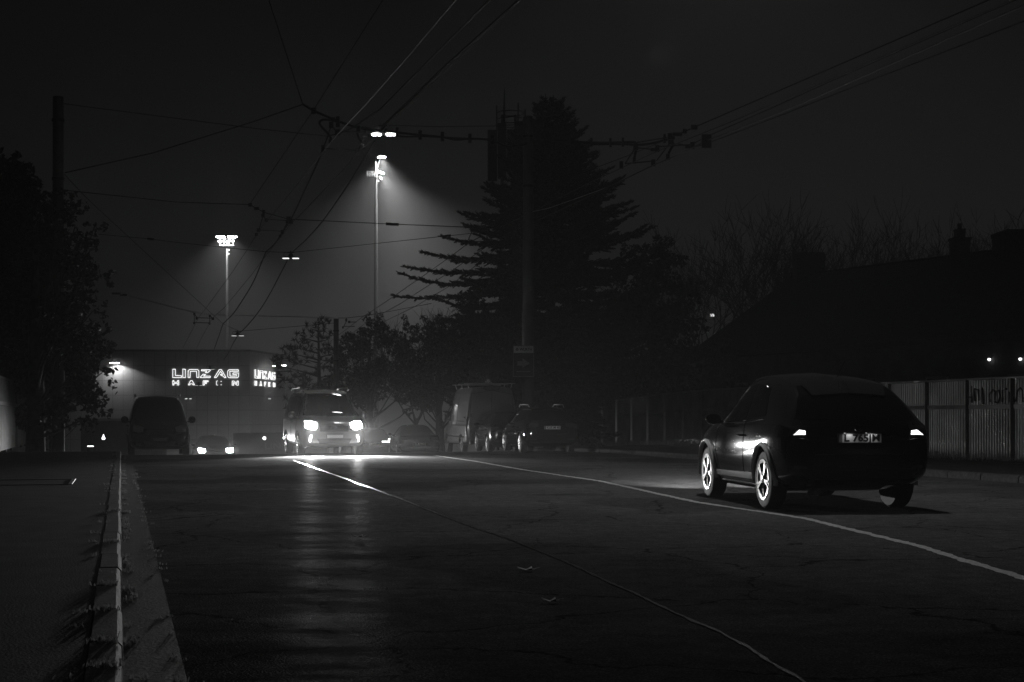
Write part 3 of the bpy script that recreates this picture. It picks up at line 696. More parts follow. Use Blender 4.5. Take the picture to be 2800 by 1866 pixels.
# ---- two more parked cars further down the row
def saloon(label, pos, hd, paint, plate):
    st = [(-2.22, .38, .46, .70, .64, .78, .84, .74, .90, .62), (-2.19, .30, .42, .76, .70, .86, .96, .80, 1.01, .68), (-1.9, .22, .4, .78, .74, .89, .96, .83, 1.05, .68), (-1.5, .2, .38, .78, .74, .895, .95, .84, 1.08, .64), (-.95, .18, .36, .78, .72, .895, .93, .85, 1.38, .58),
          (-.4, .17, .36, .78, .7, .89, .93, .85, 1.43, .59), (.25, .17, .36, .78, .7, .89, .92, .85, 1.41, .58), (.9, .18, .37, .78, .72, .89, .91, .84, 1.05, .62), (1.5, .2, .4, .77, .7, .87, .88, .8, .95, .6), (2.1, .28, .44, .7, .62, .8, .76, .72, .8, .5), (2.22, .34, .46, .64, .56, .7, .68, .64, .72, .46)]
    c = Car('saloon_car', label, 'car', pos, hd, 'cars parked on the right', st, paint, [(-1.35, .315), (1.38, .315)], .315, .88, arch=.05)
    c.both('side_window', [(-.85, 1.30), (.3, 1.31)], [(-1.35, 1.0), (.75, .97)], 'glass')
    c.decal('rear_window', 'B', [(-.5, 1.33), (.5, 1.33)], [(-.62, 1.1), (.62, 1.1)], 'glass', n=12)
    c.decal('windscreen', 'F', [(-.5, 1.33), (.5, 1.33)], [(-.64, 1.02), (.64, 1.02)], 'glass', n=12)
    c.mirror_lr('tail_light', 'B', [(.46, .90), (.82, .90)], [(.48, .78), (.82, .74)], 'redlens', n=6, k=4, off=.012)
    c.mirror_lr('headlight', 'F', [(.42, .72), (.66, .73)], [(.42, .6), (.64, .6)], 'lens', n=6, k=4, off=.008)
    c.decal('boot_edge', 'B', [(-.6, .985), (.6, .985)], [(-.6, .965), (.6, .965)], 'chrome', n=12, k=2, off=.01)
    c.decal('rear_bumper', 'B', [(-.80, .48), (.80, .48)], [(-.74, .36), (.74, .36)], 'silver', n=12, k=3, off=.02)
    c.plate('B', 0, .60, plate); c.mirror(.75, .98, .84, .18, .12); c.handle(-.2, .78)
    for sd in 'LR': c.seam('door_gap', sd, [(-.3, .95), (-.35, .36)])
    return c
saloon('low dark saloon parked beyond the panel van with a pale rear bumper', (-3.9 - gx * 2.2, 60.0 + 2.2), A_PARK, 'dark', 'FR 466FE')
sv = hatch('hatchback_car', 'tall dark car half hidden behind the oncoming minibus with an L shaped tail lamp', (-6.95 - gx * 2.1, 72 + 2.1), A_PARK, 'dark', L=4.4, W=1.85, Hh=1.72, plate='XP')
xs = .62
for sx in (1,):
    sv.decal('lit_lamp', 'B', [(.36, 1.075), (.80, 1.07)], [(.36, 1.03), (.80, 1.01)], 'drl_on', n=5, k=2, off=.03)
    sv.decal('lit_lamp', 'B', [(.69, 1.19), (.81, 1.19)], [(.69, 1.07), (.81, 1.07)], 'drl_on', n=3, k=3, off=.03)

# ---- minibuses (one coming towards us with headlights on, one parked on the left without)
def minibus(name, label, pos, hd, paint, group, on, plate, lit_edge=None):
    st = [(-2.42, .42, .48, .82, .7, .90, 1.0, .90, 1.70, .70), (-2.40, .36, .44, .84, .72, .93, 1.02, .92, 1.84, .72), (-2.2, .28, .42, .86, .74, .95, 1.02, .94, 1.93, .73), (-1.2, .24, .4, .86, .74, .955, 1.02, .94, 1.96, .74), (.2, .22, .4, .86, .74, .955, 1.02, .94, 1.95, .73),
          (.75, .22, .4, .86, .76, .955, 1.02, .93, 1.88, .70), (1.2, .22, .4, .86, .78, .955, 1.04, .92, 1.52, .71), (1.6, .23, .4, .86, .8, .945, 1.05, .89, 1.18, .70), (2.05, .25, .42, .84, .78, .92, 1.0, .84, 1.06, .64), (2.36, .28, .44, .78, .66, .86, .86, .78, .92, .58), (2.43, .36, .48, .72, .6, .78, .74, .70, .8, .5)]
    c = Car(name, label, 'van', pos, hd, group, st, paint, [(-1.45, .335), (1.5, .335)], .335, .94, arch=.06)
    c.decal('windscreen', 'F', [(-.62, 1.78), (0, 1.81), (.62, 1.78)], [(-.78, 1.16), (0, 1.13), (.78, 1.16)], 'glass', n=16, k=8)
    c.both('side_window', [(.0, 1.72), (.72, 1.70)], [(.0, 1.12), (1.25, 1.12)], 'glass'); c.both('side_window', [(-1.05, 1.74), (-.06, 1.74)], [(-1.05, 1.12), (-.06, 1.12)], 'glass'); c.both('side_window', [(-2.15, 1.70), (-1.12, 1.74)], [(-2.15, 1.12), (-1.12, 1.12)], 'glass')
    c.decal('rear_window', 'B', [(-.6, 1.72), (.6, 1.72)], [(-.72, 1.14), (.72, 1.14)], 'glass')
    c.mirror_lr('tail_light', 'B', [(.78, 1.2), (.88, 1.2)], [(.78, .8), (.88, .8)], 'redlens', n=3, k=5)
    for sx in (-1, 1):
        h_ = c.decal('headlight', 'F', [(sx * .48, .93), (sx * .64, .99), (sx * .80, .99)], [(sx * .50, .79), (sx * .64, .77), (sx * .80, .80)], 'head_on' if on else 'lens', n=8, k=5, off=.012)
        if on:
            p, nn = c.hit('F', sx * .68, .89, .03)
            mx = Matrix.Translation(p) @ Matrix.Rotation(R(-90), 4, 'X')
            MB().lathe([(.085, -.03), (.085, .0), (.06, .03), (.02, .042)], 20, mx).build('lit_lamp', 'head_on', h_, smooth=True, fix=True)
            lamp('low_beam', 'SPOT', p + Vector((0, .12, 0)), on, c.root, aim=(sx * .05, 1, -.60), size=R(92), blend=1., radius=.06)
            lamp('low_beam_core', 'SPOT', p + Vector((0, .12, 0)), on * .15, c.root, aim=(sx * .01, 1, -.11), size=R(24), blend=1., radius=.06)
            for (xx, zz, rx_, rz_) in ((.66, .56, .03, .045), (.69, .48, .026, .07)): c.light('F', sx * xx, zz, 'drl_on', rx_, rz_, 'running_light', c.root)
        else:
            c.decal('fog_lamp', 'F', [(sx * .56, .44), (sx * .72, .44)], [(sx * .56, .38), (sx * .72, .38)], 'lens', n=4, k=3, off=.008)
    gr_ = c.decal('grille', 'F', [(-.42, .86), (.42, .86)], [(-.40, .70), (.40, .70)], 'plast', n=12, k=4, off=.008)
    for z_ in (.74, .78, .82): c.seam('grille_bar', 'F', [(-.40, z_), (.40, z_)], .014, 'chrome' if on else 'steel')
    c.badge('F', 0, .79, .07, False)
    c.decal('bumper_intake', 'F', [(-.50, .50), (.50, .50)], [(-.42, .36), (.42, .36)], 'plast', n=12, k=4, off=.008)
    c.plate('F', 0, .56, plate)
    if lit_edge:
        c.decal('roof_edge', 'F', [(-.60, 1.90), (0, 1.925), (.60, 1.90)], [(-.63, 1.80), (0, 1.83), (.63, 1.80)], lit_edge, n=14, k=3, off=.006)  # lit front edge of the roof, its light put into a pale colour
    for sx in (-1, 1):
        MB().tube([(sx * .70, -1.9, 1.93), (sx * .71, -1.7, 1.99), (sx * .71, .2, 1.99), (sx * .69, .5, 1.91)], .022, 8).build('roof_rail', 'galv', c.root, smooth=True)
    c.mirror(1.12, 1.17, .93, .23, .25); c.handle(.15, .98)
    for sd in 'LR': c.seam('door_gap', sd, [(-.03, 1.8), (-.03, .42)], .012); c.seam('door_gap', sd, [(1.2, 1.05), (1.15, .5)], .012); c.seam('slide_rail', sd, [(-2.2, 1.03), (-1.0, 1.03)], .025, 'plast')
    c.arch_trim(-1.45, .335, .95, .014, 'clad', ri=.06); c.arch_trim(1.5, .335, .95, .014, 'clad', ri=.06)
    MB().beam((-.2, 1.45, 1.19), (-.62, 1.36, 1.24), .02, .015).beam((.5, 1.45, 1.19), (.05, 1.36, 1.24), .02, .015).build('wiper', 'plast', c.root)
    return c
HD = math.pi + A_ROAD
def front_at(x, y, L): return (x - math.sin(A_ROAD) * L, y + math.cos(A_ROAD) * L)
HB = 500000.
tb = minibus('minibus', 'silver minibus driving towards us with both headlights glaring', front_at(-5.06, 40.5, 2.43), HD, 'silver', 'cars on the road', HB, '', lit_edge='plate')
vb = minibus('minibus', 'dark unlit minibus parked at the left kerb facing us', front_at(-10.95, 44.2, 2.43), HD, 'black', 'cars parked on the left', 0, '')
# ---- small oncoming car beyond the crest
fx, fy = -12.55, 60.3
st = [(-1.95, .38, .46, .68, .62, .74, .80, .70, .86, .56), (-1.92, .3, .42, .72, .68, .80, .92, .76, 1.0, .6), (-1.7, .22, .4, .74, .72, .84, .95, .8, 1.36, .55), (-1.1, .18, .38, .74, .72, .84, .94, .8, 1.46, .57), (.1, .17, .36, .74, .7, .84, .92, .8, 1.45, .57), (.75, .18, .37, .74, .72, .84, .92, .79, 1.1, .58), (1.35, .2, .4, .73, .72, .83, .88, .76, .95, .56), (1.85, .26, .44, .68, .62, .76, .76, .68, .8, .5), (1.97, .34, .46, .62, .56, .68, .68, .6, .7, .44)]
fpos = front_at(fx, fy, 1.97)
fc = Car('oncoming_car', 'small car coming over the crest with two glaring headlights beside the parked minibus', 'car', fpos, HD, 'cars on the road', st, 'dark', [(-1.2, .3), (1.25, .3)], .3, .82, arch=.05, pitch=.05)
fc.decal('windscreen', 'F', [(-.5, 1.36), (.5, 1.36)], [(-.64, 1.02), (.64, 1.02)], 'glass'); fc.both('side_window', [(-1.2, 1.34), (.2, 1.34)], [(-1.4, 1.0), (.7, .98)], 'glass')
fc.decal('grille', 'F', [(-.35, .66), (.35, .66)], [(-.33, .54), (.33, .54)], 'plast', n=10, k=3); fc.plate('F', 0, .46, ''); fc.mirror(.72, .99, .8, .18, .13)
for sx in (-1, 1):
    h_ = fc.decal('headlight', 'F', [(sx * .44, .76), (sx * .72, .80)], [(sx * .46, .62), (sx * .70, .62)], 'head_on2', n=6, k=4, off=.01)
    p, nn = fc.hit('F', sx * .62, .70, .03); mx = Matrix.Translation(p) @ Matrix.Rotation(R(-90), 4, 'X')
    MB().lathe([(.08, -.03), (.08, .0), (.055, .03), (.02, .04)], 18, mx).build('lit_lamp', 'head_on2', h_, smooth=True, fix=True)
    lamp('low_beam', 'SPOT', p + Vector((0, .12, .02)), HB * .28, fc.root, aim=(0, 1, -.38), size=R(92), blend=1., radius=.06)
# ---- pale trailer beyond the crest with lettering
tr = thing('box_trailer', 'pale low trailer side with painted letters beyond the crest', 'trailer', (-13.6, 84, gz(-13.6, 84) - .1), R(4))
MB().box((0, 0, 1.25), (5.4, 2.2, 1.5)).build('box_body', 'white', tr)
MB().box((0, 0, .44), (5.2, 1.6, .1)).build('frame', 'steel', tr)
for x in (-.5, .6): MB().lathe([(.2, -.1), (.36, -.1), (.38, 0), (.36, .1), (.2, .1)], 20, Matrix.Translation((x, -1.0, .38)) @ Matrix.Rotation(R(90), 4, 'X')).build('wheel', 'rubber', tr, smooth=True, fix=True)
for x, z in ((-.9, 1.70), (1.35, .70)): MB().lathe([(.09, 0), (.09, .03), (.05, .06)], 12, Matrix.Translation((x, -1.1, z)) @ Matrix.Rotation(R(90), 4, 'X')).build('side_lamp', 'drl_on', tr, fix=True)
text('lettering', 'LINE', .5, 'sign_g', tr, Matrix.Translation((-.25, -1.108, 1.22)) @ Matrix.Rotation(R(90), 4, 'X'), bold=.006, width=1.25)
for sx in (-1, 1):
    p, nn = ju.hit('F', sx * .55, .84, .03)
    lamp('low_beam', 'SPOT', p + Vector((0, .1, 0)), 150000., ju.root, aim=(.03, 1, -.25), size=R(37), blend=1., radius=.06)

# sideways spread of the low beams: the cut-off wedge of lit haze right of the minibus, and the lit flanks of the parked row
p, nn = tb.hit('F', -.68, .89, .03); lamp('low_beam_spread', 'SPOT', p + Vector((-.02, .12, 0)), HB * .055, tb.root, aim=(-1.5, 1, -.22), size=R(64), blend=1., radius=.06)
p, nn = fc.hit('F', -.62, .70, .03); lamp('low_beam_spread', 'SPOT', p + Vector((-.02, .12, .02)), HB * .32, fc.root, aim=(-.8, 1, -.10), size=R(54), blend=1., radius=.06)
# ------------------------------------------------------------------ TREES
def rvec(r):
    while True:
        v = Vector((r.uniform(-1, 1), r.uniform(-1, 1), r.uniform(-1, 1)))
        if .05 < v.length < 1: return v.normalized()
def leaves(mb, c, rad, n, size, r, squash=.85, shell=.45):
    for _ in range(n):
        v = rvec(r) * rad * (r.uniform(shell, 1.08) ** .7); v.z *= squash
        p = c + v; a = rvec(r); b = a.cross(rvec(r)); 
        if b.length < .1: continue
        b.normalize(); k = size * r.uniform(.6, 1.35)
        mb.add([p - a * k, p + b * k * .55, p + a * k, p - b * k * .55], [(0, 1, 2, 3)])
def crown_tree(name, label, cat, base, lobes, Y, n_per, size, group, seed, trunk_r=.22, sub=9, dy=1.3):
    r = random.Random(seed); t = thing(name, label, cat, base, 0, group); off = Vector(base)
    mb = MB(); tb_ = MB(); top = None
    for (px, py, rp) in lobes:
        y = Y + r.uniform(-dy, dy); c = at(px, py, y); rad = rp / F * y
        # a lobe is a handful of leaf clumps, so that the outline is uneven and sky shows between
        k = max(4, int(sub * (rad / 1.2) ** 1.4))
        for i in range(k):
            v = rvec(r) * rad * r.uniform(.1, .92); v.y *= 1.1; cr = rad * r.uniform(.22, .42)
            leaves(mb, c + v - off, cr, int(n_per * (cr / .5) ** 2), size, r)
        s0 = Vector((0, 0, max(.5, (c.z - off.z) * .45))); m_ = s0.lerp(c - off, .5) + Vector((r.uniform(-.3, .3), r.uniform(-.3, .3), -.2))
        tb_.tube([s0, m_, c - off], [trunk_r * .34, trunk_r * .16, .015], 6) if rp > 34 else None
    tz = max(at(*l[:2], Y).z for l in lobes) - off.z
    tb_.tube([(0, 0, -.4), (.03, .02, tz * .25), (-.05, .05, tz * .55), (.05, 0, tz * .85)], [trunk_r * 1.3, trunk_r, trunk_r * .7, trunk_r * .2], 10)
    tb_.build('trunk', 'bark', t, smooth=True); mb.build('crown', 'leaf', t); return t
def gp(px, Y): x = (px - 1400) / F * Y; return (x, Y, gz(x, Y))

crown_tree('leafy_tree', 'tall dense dark tree at the left edge behind the concrete pole', 'tree', gp(20, 52),
    [(-60, 470, 110), (0, 470, 75), (40, 470, 62), (70, 520, 62), (100, 560, 62), (20, 600, 130), (60, 720, 140), (-20, 760, 160), (60, 860, 140), (0, 960, 150), (110, 640, 80), (120, 760, 100), (105, 505, 34), (160, 1000, 110), (120, 900, 120), (100, 1060, 100), (45, 425, 30), (-10, 420, 40)], 52, 190, .11, 'trees on the left', 1, .3, 12)
crown_tree('leafy_tree', 'broad leafy tree overhanging the left footway with ragged right edge', 'tree', gp(96, 43.2),
    [(165, 570, 60), (195, 545, 30), (205, 620, 75), (262, 608, 36), (285, 622, 18), (190, 720, 100), (255, 660, 45), (235, 760, 62), (285, 748, 26), (298, 775, 22), (200, 840, 100), (255, 850, 45), (292, 830, 22), (215, 940, 95), (282, 880, 32), (300, 900, 16), (270, 955, 34), (225, 1030, 80), (285, 1015, 36), (308, 1012, 16), (290, 1060, 30), (312, 1062, 15), (235, 1090, 70), (285, 1095, 26), (175, 1110, 80), (255, 1135, 45), (300, 1130, 34), (165, 700, 60), (160, 640, 50), (170, 880, 80), (160, 960, 70)], 43.2, 170, .085, 'trees on the left', 2, .24, 11)
crown_tree('hedge_bush', 'low dark bush under the left trees beside the fence', 'bush', gp(140, 58), [(120, 1160, 50), (165, 1175, 45), (210, 1165, 42), (75, 1175, 45), (250, 1180, 34)], 58, 40, .11, 'bushes on the left', 3, .08, 10)

def spruce(name, label, px, Y, apex, spread, seed, group, extra=(), n=46, rmax=9.):
    r = random.Random(seed); x, y, zb = gp(px, Y); t = thing(name, label, 'tree', (x, y, zb), 0, group); off = Vector((x, y, zb))
    H = at(px, apex, Y).z - zb; tk = MB().tube([(0, 0, -.3), (.05, 0, H * .4), (0, .04, H * .8), (0, 0, H)], [.32, .22, .1, .02], 10); mb = MB()
    def needles(p, d, L, side):
        # one twig: stubby blades all round it
        k = max(5, int(L / .075)); u = d.cross(Vector((0, 0, 1))); u = u.normalized() if u.length > .01 else Vector((1, 0, 0)); w = u.cross(d)
        for i in range(k):
            q = p + d * L * i / k
            a = r.uniform(0, 6.28); s_ = (u * math.cos(a) + w * math.sin(a) * .7); l = .17 * r.uniform(.7, 1.3) * (1 - .45 * i / k)
            tip = q + (s_ * .75 + d * .75).normalized() * l; e = d.cross(s_) * .045
            mb.add([q - e, q + e, tip], [(0, 1, 2)]); mb.add([q - d * .04, q + d * .05, tip + Vector((0, 0, .01))], [(0, 1, 2)])
        e = u * .045
        mb.add([p - e, p + e, p + d * (L + .06)], [(0, 1, 2)]); e = w * .045; mb.add([p - e, p + e, p + d * (L + .06)], [(0, 1, 2)])
    def branch(z, az, L, up):
        p = Vector((0, 0, z)); d = Vector((math.cos(az) * math.cos(up), math.sin(az) * math.cos(up), math.sin(up))); k = max(4, int(L / .17)); pts = [p]; st = L / k; cur = d.copy()
        for i in range(k):
            f = i / k; cur = (cur + Vector((0, 0, (-.5 if f < .5 else .75) / k + r.uniform(-.03, .03))) + rvec(r) * .04).normalized(); pts.append(pts[-1] + cur * st)
            if f > .12:
                for sg in (-1, 1):
                    sd = cur.cross(Vector((0, 0, 1))).normalized() * sg
                    tw = (cur * r.uniform(.55, .95) + sd * r.uniform(.5, .9) + Vector((0, 0, r.uniform(-.3, .28)))).normalized(); tl = min(L * .42, 1.1) * (1.08 - f) * r.uniform(.55, 1.15) + .14
                    needles(pts[-1], tw, tl, sg)
                    if r.random() < .5: needles(pts[-1], (cur * .7 + Vector((0, 0, r.uniform(-.5, .45))) + sd * .2).normalized(), tl * .6, sg)
                    if tl > .5: needles(pts[-1] + tw * tl * .45, (tw + cur * .6 + Vector((0, 0, r.uniform(-.3, .3)))).normalized(), tl * .5, sg); needles(pts[-1] + tw * tl * .3, (tw + sd * .6 + Vector((0, 0, r.uniform(-.4, .1)))).normalized(), tl * .45, sg)
        needles(pts[-2], cur, st + .28, 1)
        mb.tube(pts, [max(.012, .045 * L / 3 * (1 - i / k)) for i in range(k + 1)], 4)
    z = H - .5
    i = 0
    while z > 1.2:
        t_ = H - z; L0 = min(rmax, spread(t_)); m_ = 6 if t_ < 2 else 10
        for j in range(m_):
            branch(z + r.uniform(-.12, .12), i * 2.4 + j * 6.283 / m_ + r.uniform(-.3, .3), L0 * r.uniform(.72, 1.12), R(34 - min(30, t_ * 3.2)) + r.uniform(-.1, .1))
        z -= .20 + min(.32, t_ * .03); i += 1
    for (z_, az, L, up) in extra: branch(z_, az, L, up)
    for _ in range(5): mb.tube([(r.uniform(-.15, .15), 0, H - .6), (r.uniform(-.3, .3), 0, H + r.uniform(.0, .25))], .02, 4)
    tk.build('trunk', 'bark', t, smooth=True); mb.build('crown', 'needle', t); return t
def bz(py, Y): return at(0, py, Y).z - gp(1500, Y)[2]
spruce('spruce_tree', 'tall black spruce behind the pole with long branches reaching left', 1503, 63, 268, lambda t: .35 + .56 * t if t < 6 else 3.71 + .16 * (t - 6), 5, 'trees on the right',
    extra=[(bz(760, 63), R(180), 6.6, R(2)), (bz(748, 63), R(174), 6.4, R(11)), (bz(720, 63), R(184), 5.6, R(15)), (bz(690, 63), R(177), 4.8, R(16)), (bz(640, 63), R(183), 4.0, R(14)), (bz(800, 63), R(179), 6.9, R(3)), (bz(830, 63), R(176), 5.0, R(0)), (bz(860, 63), R(183), 5.2, R(-4)), (bz(620, 63), R(5), 3.9, R(18)), (bz(680, 63), R(-6), 4.6, R(14)), (bz(560, 63), R(2), 3.4, R(22)), (bz(740, 63), R(4), 5.0, R(8))], rmax=5.6)
crown_tree('pine_tree', 'rounded dark pine right of the tall spruce', 'tree', gp(1790, 66), [(1790, 680, 52), (1745, 720, 60), (1830, 720, 62), (1780, 780, 80), (1870, 790, 55), (1720, 820, 90), (1860, 870, 60), (1790, 900, 100), (1900, 900, 40), (1700, 940, 90), (1870, 960, 70), (1790, 1010, 90), (1785, 660, 24)], 66, 140, .10, 'trees on the right', 8, .22, 13)
crown_tree('evergreen_hedge', 'dense black evergreens filling the gap behind the parked cars', 'hedge', gp(1450, 70), [(1300, 900, 90), (1400, 900, 100), (1500, 930, 110), (1600, 930, 110), (1330, 990, 90), (1430, 1010, 95), (1550, 1030, 95), (1650, 1030, 90), (1250, 960, 60), (1270, 1050, 80), (1380, 1090, 80), (1480, 1110, 80), (1600, 1110, 80)], 70, 110, .13, 'trees on the right', 9, .2, 13)
crown_tree('evergreen_hedge', 'dark clipped growth behind the fence in front of the house', 'hedge', gp(1850, 62), [(1740, 1040, 70), (1830, 1050, 70), (1930, 1030, 70), (1960, 960, 50), (2010, 1060, 60), (1680, 1060, 60), (1900, 1090, 60)], 62, 110, .12, 'trees on the right', 10, .1, 12)
crown_tree('leafy_tree', 'dark broad tree behind the far pole in the middle', 'tree', gp(1010, 92), [(990, 905, 40), (950, 930, 40), (1030, 890, 40), (1060, 930, 55), (985, 960, 60), (930, 985, 50), (1100, 960, 60), (1040, 1010, 70), (960, 1040, 65), (1090, 1040, 70), (900, 1050, 50), (1000, 1085, 60), (1150, 1010, 60), (1160, 1080, 60), (870, 1085, 40), (1010, 868, 16), (1035, 870, 14)], 92, 90, .11, 'trees in the middle distance', 12, .25, 13)
crown_tree('leafy_tree', 'dark tree just left of the spruce behind the panel van', 'tree', gp(1200, 84), [(1180, 900, 50), (1230, 920, 60), (1130, 930, 45), (1190, 980, 70), (1260, 990, 60), (1140, 1010, 60), (1220, 1060, 70), (1150, 1090, 60), (1270, 1080, 50), (1110, 880, 25)], 84, 90, .11, 'trees in the middle distance', 13, .22, 13)
# small pine with tiered pads
def tiers(name, label, px, Y, pads, seed, group):
    r = random.Random(seed); x, y, zb = gp(px, Y); t = thing(name, label, 'tree', (x, y, zb), 0, group); off = Vector((x, y, zb)); mb = MB(); tk = MB()
    H = at(px, 868, Y).z - zb; tk.tube([(0, 0, -.3), (.1, 0, H * .5), (0, 0, H)], [.22, .16, .04], 8)
    for (qx, qy, rx, rz) in pads:
        c = at(qx, qy, Y + r.uniform(-1.2, 1.2)) - off; tk.tube([(0, 0, max(1, c.z - abs(c.x) * .25)), c], [.07, .02], 5)
        for _ in range(int(rx / 3.2)):
            v = Vector((r.uniform(-1, 1) * rx, r.uniform(-1, 1) * rx, r.uniform(-1, 1) * rz)) / F * Y
            for _ in range(16):
                d = (rvec(r) + Vector((0, 0, .5))).normalized(); e = d.cross(rvec(r)) * .05; p = c + v; mb.add([p - e, p + e, p + d * .42], [(0, 1, 2)])
    tk.build('trunk', 'bark', t, smooth=True); mb.build('crown', 'needle', t)
tiers('pine_tree', 'small pine with layered pads at the end of the hall', 870, 108, [(875, 895, 26, 20), (850, 900, 20, 14), (890, 882, 14, 14), (830, 925, 32, 16), (895, 930, 40, 18), (805, 950, 26, 10), (870, 958, 46, 14), (920, 965, 36, 16), (790, 965, 20, 10), (775, 985, 28, 10), (840, 985, 50, 12), (900, 1000, 50, 16), (760, 1000, 20, 10), (830, 1020, 45, 12), (880, 1040, 55, 18), (800, 1050, 40, 12), (920, 1060, 50, 20), (850, 1075, 60, 20), (830, 1110, 50, 20), (905, 1105, 50, 24), (935, 1020, 40, 20)], 21, 'trees in the middle distance')

def bare(name, label, px, Y, top, seed, group, lean=0., n0=5, r0=.17, droop=0., spread=.5):
    r = random.Random(seed); x, y, zb = gp(px, Y); t = thing(name, label, 'tree', (x, y, zb), 0, group); H = at(px, top, Y).z - zb; mb = MB(); tk = MB()
    h0 = H * .28; tk.tube([(0, 0, -.3), (lean * .4, 0, h0 * .5), (lean, 0, h0)], [r0 * 1.2, r0, r0 * .85], 8)
    cnt = [0]
    def grow(p, d, L, rad, lv):
        k = 4 if lv < 3 else 3; pts = [p]; cur = d.copy()
        for i in range(k):
            cur = (cur + rvec(r) * .14 + Vector((0, 0, .05 - droop * lv * .05))).normalized(); pts.append(pts[-1] + cur * L / k)
        mb.tube(pts, [rad * (1 - .5 * i / k) for i in range(k + 1)], 5 if lv < 2 else 3, cap=False)
        if lv >= 4 or L < .18: return
        m_ = r.choice((3, 4)) if lv < 4 else r.choice((2, 3))
        for i in range(m_):
            s_ = pts[r.randint(2, k)] if i else pts[-1]; nd = (cur + rvec(r) * r.uniform(.45, .8)).normalized()
            if nd.z < -.1 and not droop: nd.z *= -.5
            grow(s_, nd, L * r.uniform(.58, .8), max(.017, rad * r.uniform(.5, .65)), lv + 1)
    for i in range(n0):
        a = i * 6.283 / n0 + r.uniform(-.4, .4); d = Vector((math.cos(a) * spread, math.sin(a) * spread, 1)).normalized()
        grow(Vector((lean, 0, h0 * r.uniform(.8, 1))), d, H * .30 * r.uniform(.85, 1.1), r0 * .5, 0)
    tk.build('trunk', 'bark', t, smooth=True); mb.build('crown', 'bark', t); return t
for i, (px, Y, top, lean, label) in enumerate((
        (1900, 92, 610, .2, 'bare tree nearest the dark pine with twigs against the sky'), (1985, 98, 590, -.2, 'bare tree with a lit window glow behind its trunk'), (2080, 96, 595, .3, 'bare tree standing left of the big square chimney'),
        (2140, 106, 640, .1, 'thin bare tree just left of the big square chimney'), (2300, 104, 600, -.3, 'wide bare tree just right of the big square chimney'), (2430, 108, 612, .2, 'bare tree above the middle of the house ridge'),
        (2540, 104, 590, 0, 'bare tree just left of the stepped chimney'), (2680, 108, 625, .2, 'bare tree between the stepped chimney and the last chimney'), (2765, 100, 590, 0, 'bare tree behind the chimney at the right edge'))):
    bare('bare_tree', label, px, Y, top, 40 + i, 'bare trees behind the house', lean, spread=.55)
bare('bare_tree', 'drooping bare birch under the long spruce branch', 1130, 98, 812, 61, 'trees in the middle distance', .2, n0=6, r0=.14, droop=.5, spread=.8)
bare('bare_tree', 'small bare tree beside the drooping birch', 1215, 96, 840, 62, 'trees in the middle distance', -.2, n0=5, r0=.12, spread=.9)

# ------------------------------------------------------------------ HOUSE on the right
hs_ = thing('house', 'long dark house with tiled gable roof behind the fence on the right', 'house', (17, 64, .1))
u = Vector((.51, -.86, 0)).normalized(); pn = Vector((-.86, -.51, 0)).normalized()     # along the ridge (towards us), down the front slope
ap = at(2172, 768, 71); L = 26.; drop_, run = 4.0, 6.6
def HL(v): return v - Vector((17, 64, .1))
r0 = ap; r1 = ap + u * L
def slope(sgn):
    e0 = r0 + pn * run * sgn - Vector((0, 0, drop_)); e1 = r1 + pn * run * sgn - Vector((0, 0, drop_)); return e0, e1
e0, e1 = slope(1); k0, k1 = slope(-1); up_ = Vector((0, 0, .22))
mb = MB()
for A in ((r0, r1, e1, e0), (r1, r0, k0, k1)):
    q = [HL(v) for v in A]; n_ = (q[1] - q[0]).cross(q[3] - q[0]).normalized(); n_ = n_ if n_.z > 0 else -n_
    mb.prism(q, n_ * 0, n_ * .22)
# rows of ridge tiles give the top a slightly uneven line
for i in range(60):
    c_ = HL(r0 + u * (L * (i + .5) / 60)) + Vector((0, 0, .22 + (i % 2) * .012)); mb.box(c_, (.5, .22, .12), rz=math.atan2(u.y, u.x))
rf = mb.build('roof', 'roof', hs_, fix=True)
w_in = .5
ws = []
for s_, (a_, b_) in ((1, (e0, e1)), (-1, (k0, k1))): ws.append((a_ - pn * w_in * s_ + u * .35, b_ - pn * w_in * s_ - u * .35))
zb = .2; hh = ws[0][0].z - .05
foot = [ws[0][0], ws[0][1], ws[1][1], ws[1][0]]; foot = [HL(Vector((p.x, p.y, 0))) + Vector((0, 0, .1)) for p in foot]
wall = MB().prism([Vector((p.x, p.y, 0)) for p in foot], Vector((0, 0, -.4)), Vector((0, 0, hh - .1)))
for gA, gB, gr_ in ((foot[0], foot[3], r0 + u * .35), (foot[1], foot[2], r1 - u * .35)):
    top = HL(gr_) - Vector((0, 0, .08)); A = Vector((gA.x, gA.y, hh - .1)); B = Vector((gB.x, gB.y, hh - .1))
    dd = u * .3 * (1 if gr_ == r0 + u * .35 else -1); wall.prism([A, B, top], Vector((0, 0, 0)), dd)
wall.build('wall', 'plaster', hs_, fix=True)
rzu = math.atan2(u.y, u.x)
for i in range(6):
    c_ = foot[0] + (foot[1] - foot[0]) * ((i + .7) / 6.4) + pn * .03; c_.z = 1.9
    f = MB().box(c_, (1.15, .1, 1.35), rz=rzu).build('window', 'sign_g', hs_); MB().box(c_ + pn * .045, (.95, .03, 1.15), rz=rzu).build('pane', 'glass', f); MB().box(c_ + pn * .08 - Vector((0, 0, .72)), (1.3, .16, .06), rz=rzu).build('sill', 'kerb', f)
